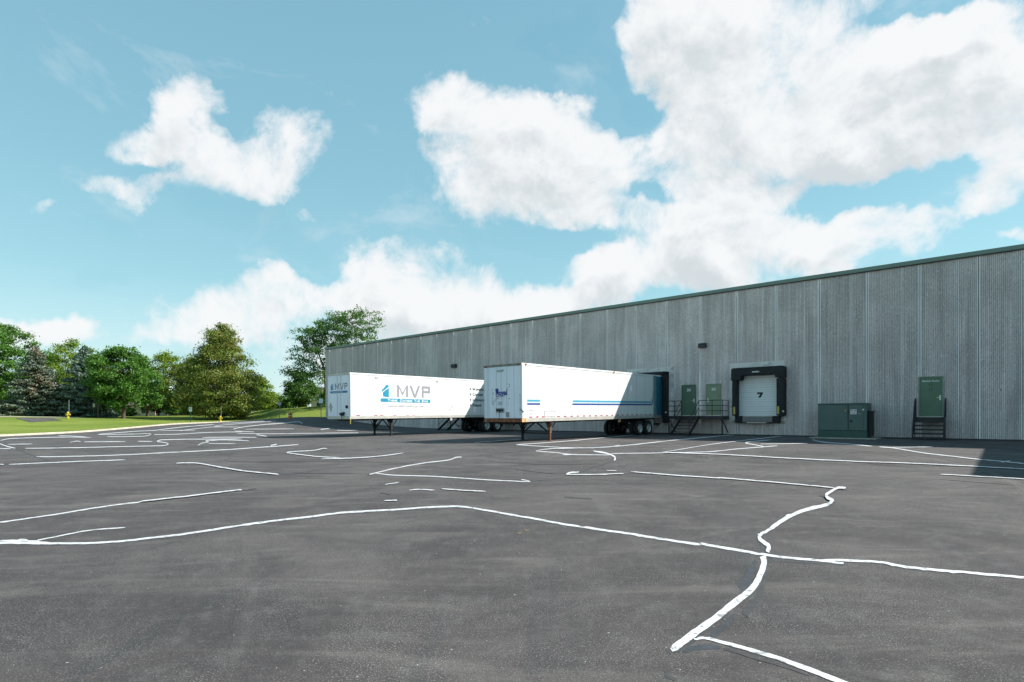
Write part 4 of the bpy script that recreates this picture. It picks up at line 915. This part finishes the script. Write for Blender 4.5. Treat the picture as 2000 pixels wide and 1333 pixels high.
# nose graphics, a runs to the right in the photo
fl = lambda a, b: (-.95+a*.50, 3.10+b*.44)
b1 = MB(); b2 = MB()
for pts, m in house(fl, None, 0, 1): (b1 if m == 0 else b2).prism(pts, nf(), -.004, -.001)
NB = mat('nose_logo_blue', (.02, .20, .42), .5); NG = mat('nose_logo_grey', (.16, .19, .26), .5)
b1.build('house_emblem', NB, nose); b2.build('house_emblem', M_PALEB, nose)
b = MB(); b.prism(letterM(-.38, .10, 3.12, 3.54, .075), nf(), -.004, -.001); b.prism(letterV(.17, .62, 3.12, 3.54, .075), nf(), -.004, -.001)
for p in letterP(.70, 1.02, 3.12, 3.54, .075): b.prism([(a, c) for a, c in p], nf(), -.004, -.001)
b.build('lettering', NG, nose)
b = MB(); b.prism([(-.93, 2.90), (1.0, 2.90), (1.03, 2.93), (1.03, 3.01), (1.0, 3.04), (-.93, 3.04), (-.96, 3.01), (-.96, 2.93)], nf(), -.004, -.001); b.build('slogan_bar', NB, nose)
text('THINK OUTSIDE THE BOX', .10, (-.0052, .72, 2.935), (R(90), 0, R(-90)), M_TXTW, nose, 'slogan', 1.05, 'LEFT', .0008)
for a_ in (-.15, .28): b = MB(); b.prism([(a_, 1.42), (a_+.03, 1.42), (a_+.03, 4.0), (a_, 4.0)], nf(), -.008, -.001); b.build('nose_seam', M_SEAM, nose)
b = MB(); b.prism([(-1.10, 2.02), (-.92, 2.32), (-.72, 2.02), (-.92, 1.66)], nf(), -.02, -.001); b.build('placard_holder', mat('bare_placard', (.42, .42, .38), .5), nose)
b = MB(); b.cyl((-.01, -.98, 2.0), (-.07, -.98, 2.0), .10, n=14); b.build('nose_socket', M_UNDER, nose)
b = MB(); b.prism([(.28, 1.62), (.52, 1.60), (.72, 1.68), (.70, 1.50), (.58, 1.42), (.42, 1.44)], nf(), -.16, -.001); b.tube([(-.1, -.5, 1.5), (-.12, -.52, 1.35), (-.08, -.50, 1.22)], .022); b.build('gladhand_box', M_UNDER, nose, .02)
b = MB(); b.bar((.05, -1.28, 1.22), (.06, -1.25, .92), .05, .03); b.build('yellow_hanger', M_YELLOW, o)
b = MB(); b.box(8.62, 8.82, -1.31, -1.25, 1.0, 1.20); b.build('bracket_lamp', M_RAIL, o)
b = MB(); b.tube([(8.8, -1.0, 1.1), (9.2, -1.0, .8), (9.8, -1.0, .58), (10.6, -.9, .6), (11.2, -.8, .85)], .02); b.build('slack_hose', M_UNDER, o)

# ------------------------------------------------------------------ lawn furniture
def ground(x, y): return lot_z(x, y) if inside(x, y) else lawn_z(x, y)
def at(px, Z): x = (px-1000)/F*Z; return Vector((x, Z, ground(x, Z)))
def on_lawn(px, py):
    r = unproj(px, py, lambda x, y: ground(x, y)); return Vector((r[0], r[1], ground(*r))) if r else at(px, 95)
def hydrant(p, s, label):
    o = empty('fire_hydrant', p); tag(o, label, 'fire hydrant', 'fire hydrants on the lawn'); b = MB()
    for z0, z1, r0, r1 in ((0, .06, .17, .17), (.06, .10, .12, .12), (.10, .58, .115, .11), (.58, .62, .15, .15), (.62, .74, .13, .07), (.74, .80, .035, .03)): b.cyl((0, 0, z0*s), (0, 0, z1*s), r0*s, r1*s, n=14)
    b.build('barrel', M_HYDY, o)
    for sx_ in (-1, 1):
        b = MB(); b.cyl((0, 0, .46*s), (sx_*.20*s, 0, .46*s), .065*s, n=12); b.cyl((sx_*.20*s, 0, .46*s), (sx_*.25*s, 0, .46*s), .085*s, n=12); b.build('side_cap', M_HYDY, o)
    b = MB(); b.cyl((0, 0, .42*s), (0, -.2*s, .42*s), .085*s, n=12); b.cyl((0, -.2*s, .42*s), (0, -.25*s, .42*s), .11*s, n=12); b.build('front_cap', M_HYDY, o)
    b = MB(); b.cyl((.05*s, .1*s, 0), (.05*s, .1*s, 2.1*s), .022*s, n=6); b.build('marker_rod', M_SIGNB, o)
hydrant(on_lawn(132.5, 818), 1.25, 'yellow fire hydrant on the grass in front of the browning spruce')
hydrant(on_lawn(430.5, 824), 1.15, 'yellow fire hydrant on the grass in front of the pyramid-shaped olive tree')
def sign(p, h, w, hh, face, post, label, edge_on=False, marks=True):
    o = empty('road_sign', p, R(80) if edge_on else 0); tag(o, label, 'sign', 'small signs on posts along the lawn')
    b = MB(); b.box(-.035, .035, -.02, .02, -.1, h); b.build('post', post, o)
    b = MB(); b.prism([(-w/2, h-hh+.04), (-w/2+.04, h-hh), (w/2-.04, h-hh), (w/2, h-hh+.04), (w/2, h-.04), (w/2-.04, h), (-w/2+.04, h), (-w/2, h-.04)], lambda a, c, d: (a, d, c), -.030, -.021); f_ = b.build('sign_plate', face, o)
    if marks:
        b = MB(); b.box(-w*.30, w*.25, -.033, -.0305, h-hh*.38, h-hh*.18); b.box(-w*.3, -w*.18, -.033, -.0305, h-hh*.75, h-hh*.38); b.box(w*.05, w*.3, -.033, -.0305, h-hh*.8, h-hh*.66); b.build('sign_marks', M_SIGNB, f_)
sign(on_lawn(372, 826), 2.15, .42, .62, M_SIGNF, M_POSTG, 'white parking sign on a green post between the two fire hydrants')
sign(on_lawn(183, 817), 2.2, .30, .55, M_SIGNF, M_POSTG, 'narrow edge-on sign and post in front of the dark blue spruce', True, False)
sign(on_lawn(546, 818.5), 2.0, .42, .40, M_SIGNB, M_STEEL, 'grey sign seen from behind beside the orange post on the slope', False, False)
sign(on_lawn(627, 815.6), 2.3, .50, .55, M_SIGNF, M_STEEL, 'pale diamond-shaped sign beside the corner of the warehouse', False, False)
def orange_post(p, h, w, label):
    o = empty('marker_post', p); tag(o, label, 'marker post', 'orange marker posts'); b = MB(); b.cyl((0, 0, 0), (0, 0, h*.86), w/2, n=12); b.build('post', M_ORANGE, o, .01)
    b = MB(); b.cyl((0, 0, h*.86), (0, 0, h), w/2*1.25, w/2*.8, n=12); b.build('cap', M_ORANGE, o)
    b = MB(); b.cyl((0, 0, h*.5), (0, 0, h*.6), w/2*1.04, n=12); b.build('band', M_SIGNF, o)
orange_post(on_lawn(303, 815), 1.0, .16, 'tall orange marker post in front of the pale house')
orange_post(on_lawn(567, 818.8), .70, .45, 'short stout orange post on the grass beside the drive')
# side drive crossing the lawn at left
def lawn_sheet(pts, name, m, dz=.03, nx=14, ny=3):
    # pts: quad corners (px) near-left, near-right, far-right, far-left
    v = []; f = []
    for j in range(ny+1):
        for i in range(nx+1):
            a, b_ = i/nx, j/ny
            px = (pts[0][0]*(1-a)+pts[1][0]*a)*(1-b_)+(pts[3][0]*(1-a)+pts[2][0]*a)*b_; py = (pts[0][1]*(1-a)+pts[1][1]*a)*(1-b_)+(pts[3][1]*(1-a)+pts[2][1]*a)*b_
            p = on_lawn(px, py); v.append((p.x, p.y, p.z+dz))
    for j in range(ny):
        for i in range(nx): q = j*(nx+1)+i; f.append((q, q+1, q+nx+2, q+nx+1))
    mb = MB(); mb.add(v, f); tag(mb.build(name, m), kind='structure')
lawn_sheet([(60, 825.5), (122, 821.5), (100, 817), (30, 817.5)], 'side_drive', M_ASPH)
lawn_sheet([(-60, 814.6), (168, 816.6), (160, 815.6), (-60, 813.6)], 'footpath', M_CURB, .04, 20, 1)

# ------------------------------------------------------------------ houses beyond the trees
def house_b(p, w, d, h, m, label, rot=0, roofh=2.2, garage=False):
    o = empty('house', p, rot); tag(o, label, 'house')
    b = MB(); b.box(-w/2, w/2, 0, d, -2, h); wl = b.build('wall', m, o)
    b = MB(); b.prism([(-.4, h-.05), (d+.4, h-.05), (d/2, h+roofh)], lambda a, c, q: (q, a, c), -w/2-.3, w/2+.3); b.build('roof', M_ROOFH, o)
    for x in np.arange(-w/2+1.2, w/2-1, 3.0):
        b = MB(); b.box(x, x+1.0, -.03, -.002, 1.0, 2.2); win = b.build('window', M_GLASS, o)
        b = MB(); b.box(x-.08, x, -.05, -.002, .92, 2.28); b.box(x+1, x+1.08, -.05, -.002, .92, 2.28); b.box(x, x+1, -.05, -.002, 2.2, 2.28); b.box(x, x+1, -.05, -.002, .92, 1.0); b.build('frame', M_SIGNF, win)
    return o
p = at(300, 130); p.z = 1.2; house_b(p, 26, 9, 3.0, M_SIDING, 'low house with pale siding glimpsed beneath the tree crowns')
p = at(619, 128); p.z = 2.5; house_b(p, 2.6, 8, 5.4, M_TAN, 'tan rendered house showing beside the corner of the warehouse', 0, .5)

# ------------------------------------------------------------------ trees
rng = np.random.default_rng(11)
def leaves_mesh(name, cen, size, m, up=.3, asp=.62):
    n = len(cen); d = rng.normal(size=(n, 3)); d[:, 2] += up; d /= np.linalg.norm(d, axis=1)[:, None]
    a = np.cross(d, rng.normal(size=(n, 3))); a /= np.linalg.norm(a, axis=1)[:, None]; b = np.cross(d, a)
    s = size*rng.uniform(.65, 1.35, (n, 1)); a = a*s; b = b*s*asp
    v = np.stack([cen-a, cen-b*.9+d*s*.12, cen+a, cen+b*.9+d*s*.12], 1).reshape(-1, 3)
    me = bpy.data.meshes.new(name); me.vertices.add(len(v)); me.vertices.foreach_set('co', v.ravel().astype(np.float32))
    me.loops.add(4*n); me.loops.foreach_set('vertex_index', np.arange(4*n, dtype=np.int32)); me.polygons.add(n)
    me.polygons.foreach_set('loop_start', np.arange(0, 4*n, 4, dtype=np.int32)); me.update(calc_edges=True); me.validate(); me.materials.append(m); return me
def crown_part(cen, size, m, parent, up=.3):
    me = leaves_mesh('crown', cen, size, m, up); o = bpy.data.objects.new('crown', me); C.objects.link(o); o.parent = parent; return o
def trunk_part(paths, parent):
    b = MB()
    for pts, r0, r1 in paths:
        n = len(pts)-1
        for i in range(n):
            b.cyl(pts[i], pts[i+1], r0+(r1-r0)*i/n, r0+(r1-r0)*(i+1)/n, n=7, caps=False)
    return b.build('trunk', M_BARK, parent, smooth=True)
PROF = {'round': lambda t: math.sin(math.pi*min(1, (t*.93+.07)))**.55, 'oval': lambda t: math.sin(math.pi*(t*.88+.10))**.7*(1-.15*t),
        'cone': lambda t: (min(1, t/.16)**.6)*(1-max(0, (t-.16)/.84))**.72, 'pyr': lambda t: (min(1, .55+t/.16*.45))*(1-max(0, (t-.16)/.84))**.62,
        'wide': lambda t: (min(1, t/.3)**.5)*(1-max(0, t-.3)/.72)**.55}
def tree(p, h, rad, base, prof, m, label, nc=90, k=110, leaf=.17, group=None, gap=.25, trunk=.28, spread=.75, name='tree', lean=0):
    o = empty(name, p, rng.uniform(0, 6.28)); tag(o, label, 'tree', group)
    fn = PROF[prof]; cs = []; ph = rng.uniform(0, 6.28, 6)
    lob = [(rng.uniform(0, 6.28), rng.uniform(.1, .95), rng.uniform(.75, 1.22)) for _ in range(14)]
    while len(cs) < nc:
        t = rng.random(); a = rng.uniform(0, 6.28); r = fn(t)
        if rng.random() > r+.12: continue
        kk = 1.0
        for la, lt, lv in lob:
            da = abs((a-la+math.pi) % (2*math.pi)-math.pi)
            w = math.exp(-(da/.7)**2-((t-lt)/.18)**2); kk += (lv-1)*w
        q = rng.random()**.42*rad*r*kk
        cs.append((q*math.cos(a), q*math.sin(a), base+t*(h-base)*.985))
    cs = np.array(cs); L = []
    for c in cs:
        if rng.random() < gap*.3: continue
        s = rng.uniform(.6, 1.25)*spread*(rad/4)**.5; kk = int(1.9*k*rng.uniform(.55, 1.3)*s)
        L.append(c+rng.normal(size=(kk, 3))*np.array([s, s, s*.55])*.62)
    crown_part(np.concatenate(L), leaf, m, o)
    top = np.array([rng.normal()*.2, rng.normal()*.2, base+(h-base)*.85])
    paths = [([(0, 0, -.5), (.05, 0, base*.8), tuple(top*np.array([.5, .5, .6])), tuple(top)], trunk, .04)]
    for c in cs[rng.permutation(len(cs))[:26]]:
        zb = max(base*.7, c[2]-rng.uniform(.8, 2.2)-np.hypot(c[0], c[1])*.5); st = np.array([0, 0, zb]); mid = (st+c)/2+np.array([0, 0, -.15]); paths.append(([tuple(st), tuple(mid), tuple(c)], trunk*.32, .02))
    trunk_part(paths, o); return o
def spruce(p, h, rad, m, label, density=1.0, base=.3):
    o = empty('spruce_tree', p, rng.uniform(0, 6)); tag(o, label, 'tree', 'blue spruces'); L = []; paths = [([(0, 0, -.5), (0, 0, h*.5), (0, 0, h*.99)], .22, .02)]
    z = base
    while z < h-.15:
        t = (z-base)/(h-base); r = rad*(1-t)**.82*(.9 if t > .05 else .8)+.1; nb = int(8+8*(1-t))
        for i in range(nb):
            a = rng.uniform(0, 6.28); rr = r*rng.uniform(.72, 1.12); n = int(density*(14+rr*42)); s = rng.random(n)**.7
            droop = -.10*s*rr+.16*rr*np.maximum(0, s-.6)-rng.uniform(.0, .10)*rr
            wd = (.06+.30*(1-s)*rr*.5+.12)*1.0
            lat = rng.normal(size=n)*wd*.75
            x = np.cos(a)*s*rr-np.sin(a)*lat; y = np.sin(a)*s*rr+np.cos(a)*lat; zz = z+droop+rng.normal(size=n)*.06-abs(lat)*.25
            L.append(np.stack([x, y, zz], 1))
            if i % 3 == 0: paths.append(([(0, 0, z), (math.cos(a)*rr*.8, math.sin(a)*rr*.8, z-.08*rr)], .03, .01))
        z += .30+.16*(1-t)
    tip = np.stack([rng.normal(size=40)*.06, rng.normal(size=40)*.06, h-rng.random(40)*.7], 1); L.append(tip)
    crown_part(np.concatenate(L), .15, m, o, .9); trunk_part(paths, o); return o
def hgt(py, Z, p): return EYE+(HZ-py)*Z/F-p.z
# back row first: big green crowns behind the spruces
def T(px, Z, ytop, wpx, prof, m, label, **kw):
    p = at(px, Z); h = hgt(ytop, Z, p); return tree(p, h, wpx/2*Z/F, kw.pop('base', 1.6), prof, m, label, **kw)
T(10, 98, 634, 130, 'round', L_MID, 'tall green broadleaf tree at the far left edge', nc=150, k=120, base=1.2)
T(-70, 96, 655, 120, 'round', L_MID, 'green broadleaf tree just cut by the left edge of the photo', nc=90, k=110, base=1.0)
T(150, 118, 664, 120, 'round', L_YEL, 'yellow-green tree standing behind and between the two spruces', nc=110, k=110)
T(88, 122, 684, 90, 'round', L_MID, 'green tree just right of the browning spruce top, behind it', nc=90, k=110)
T(200, 125, 690, 90, 'round', L_DARK, 'dark green tree mostly hidden behind the bright maple', nc=90, k=110)
T(60, 108, 735, 130, 'wide', L_DARK, 'low dark bushy tree between the left edge and the browning spruce', nc=90, k=120, base=.3)
T(-20, 104, 740, 120, 'wide', L_DARK, 'low dark bushy tree in the bottom left corner of the tree row', nc=90, k=120, base=.3)
p = at(70, 88); spruce(p, hgt(676, 88, p), 5.8, L_SPRB, 'browning blue spruce with rusty brown upper branches')
p = at(166, 91); spruce(p, hgt(674, 91, p), 6.0, L_SPR, 'dark blue spruce left of the bright green maple')
T(241, 88, 671, 128, 'oval', L_MID, 'bright green maple with a visible trunk right of the blue spruces', nc=135, k=120, base=2.0, trunk=.34)
T(192, 86, 728, 40, 'round', L_MID, 'small bright green tree overlapping the lower right of the dark blue spruce', nc=34, k=90, base=2.4, trunk=.12)
T(288, 100, 730, 60, 'round', L_MID, 'small green tree in the gap right of the bright maple', nc=50, k=100, base=1.4)
T(326, 118, 690, 92, 'round', L_YEL, 'light yellow-green tree left of the large olive tree', nc=130, k=105, base=1.6)
T(368, 108, 700, 104, 'oval', L_OLIVE2, 'olive green tree merging with the left side of the pyramid-shaped tree', nc=95, k=115, base=1.0)
T(310, 112, 750, 90, 'wide', L_DARK, 'dark low tree under the light yellow-green tree', nc=60, k=110, base=.8)
T(433, 94, 634, 154, 'pyr', L_OLIVE, 'large pyramid-shaped olive tree with bronze patches', nc=330, k=135, base=.6, leaf=.14, trunk=.34, spread=.75)
T(508, 112, 738, 84, 'cone', L_YEL, 'small yellow-green tree behind the right flank of the pyramid-shaped tree', nc=70, k=110, base=.2)
T(530, 124, 776, 50, 'cone', L_YEL, 'lowest yellow-green bush tapering down to the grass slope', nc=34, k=100, base=.1)
T(462, 110, 778, 90, 'wide', L_MID, 'low green shrub at the foot of the pyramid-shaped tree', nc=40, k=110, base=.1)
T(585, 104, 726, 76, 'wide', L_DARK, 'dark green small tree between the grass slope and the locust tree', nc=80, k=120, base=.2)
T(560, 112, 765, 50, 'wide', L_MID, 'low green bush left of the dark small tree on the slope', nc=30, k=100, base=.1)
T(648, 100, 755, 50, 'wide', L_MID, 'green bush behind the corner of the warehouse', nc=40, k=110, base=.1)
for px, Z, yt, w, lb in ((30, 128, 745, 120, 'left'), (120, 132, 735, 110, 'two'), (220, 134, 742, 110, 'three'), (380, 130, 752, 110, 'four'), (270, 138, 772, 90, 'five')):
    lbl = {'left': 'far dark tree behind the low bushes at the left edge', 'two': 'far dark tree filling the gap between the two spruces', 'three': 'far dark tree behind the trunk of the bright maple', 'four': 'far dark tree behind the olive trees', 'five': 'far low dark tree right of the maple above the pale house'}[lb]
    T(px, Z, yt, w, 'wide', L_DARK, lbl, nc=60, k=110, base=.2, leaf=.26)
for px, Z, yt, w in ((255, 100, 799, 26), (225, 98, 800, 30), (345, 106, 795, 40), (400, 106, 790, 50)):
    T(px, Z, yt, w, 'wide', L_MID, {255: 'round shrub right of the maple trunk', 225: 'round shrub left of the maple trunk', 345: 'low shrub beneath the light yellow-green tree', 400: 'low shrub under the left side of the pyramid-shaped tree'}[px], nc=18, k=90, base=.1, name='shrub', trunk=.06, leaf=.14)
# honey locust: leaning trunk, open layered sprays
def locust(px, Z):
    p = at(px, Z); o = empty('locust_tree', p); tag(o, 'open feathery locust tree rising behind the left end of the warehouse', 'tree')
    W_ = lambda x, y, d=0: Vector(((x-px)*Z/F, d, EYE+(HZ-y)*Z/F-p.z))
    paths = [([W_(642, 815), W_(640, 790), W_(636, 760), W_(634, 725)], .26, .20), ([W_(634, 725), W_(645, 690), W_(662, 655), W_(680, 625)], .18, .05), ([W_(634, 725), W_(622, 690), W_(612, 660), W_(622, 638)], .16, .04)]
    sprays = [(700,622,50,13,0),(712,642,22,10,.6),(680,640,45,14,-.8),(650,640,34,12,1),(660,622,26,9,-1),(706,655,20,9,0),(690,660,40,9,1.4),(626,640,26,12,0),(640,660,40,14,.8),(610,656,34,10,-.6),(592,664,22,7,0),
              (600,682,34,9,.8),(630,688,34,12,-1),(615,672,30,10,1.2),(590,704,28,8,-.5),(612,712,30,10,.6),(636,712,26,12,1.2),(575,722,26,6,0),(596,734,30,9,1),(625,738,28,12,-1),(563,728,16,4,.3),(645,740,20,14,1.6),(660,680,30,12,-1.4),(676,668,30,9,.5),(655,705,22,12,1.8),(640,628,26,8,0.3),(705,612,26,6,.4),(600,646,14,5,.5),(640,770,20,16,1.5),(625,785,14,10,2)]
    L = []
    for (x, y, rx, ry, d) in sprays:
        n = int(7*rx*ry**.5); a = rng.normal(size=(n, 3)); c = W_(x, y, d*1.2); sx_ = rx*.50*Z/F; sz_ = ry*.50*Z/F
        # break each spray into twigs
        tw = np.clip(rng.normal(size=(max(12, int(rx*.8)), 3)), -1.5, 1.5)*np.array([sx_*1.05, 1.5, sz_*1.35]); idx = rng.integers(0, len(tw), n)
        L.append(np.array(c)+tw[idx]+a*np.array([.34, .34, .20]))
        base_ = min(paths[:3], key=lambda q: min((Vector(v_)-c).length for v_ in q[0])); st = min(base_[0], key=lambda v_: (Vector(v_)-c).length)
        paths.append(([st, (Vector(st)+c)/2+Vector((0, 0, .2)), c], .07, .018))
    crown_part(np.concatenate(L), .15, L_LOC, o, .3); trunk_part(paths, o)
locust(640, 96)
# a few dry leaves on the asphalt
for px, py in ((1027, 1037), (1013, 1043)):
    q = unproj(px, py); b = MB(); b.prism([(-.025, 0), (-.005, .015), (.02, .012), (.03, -.004), (.005, -.016)], lambda a, c, d: (a, c, d), .0, .004); b.cyl((.03, 0, .003), (.05, .004, .008), .002, n=4)
    o = b.build('dry_leaf', mat('dry_leaf_tan', (.35, .22, .10), .8)); o.location = (q[0], q[1], lot_z(*q)+.004); tag(o, 'larger orange-brown dry leaf on the asphalt' if px > 1020 else 'smaller pale dry leaf on the asphalt', 'leaf', 'dry leaves on the asphalt')
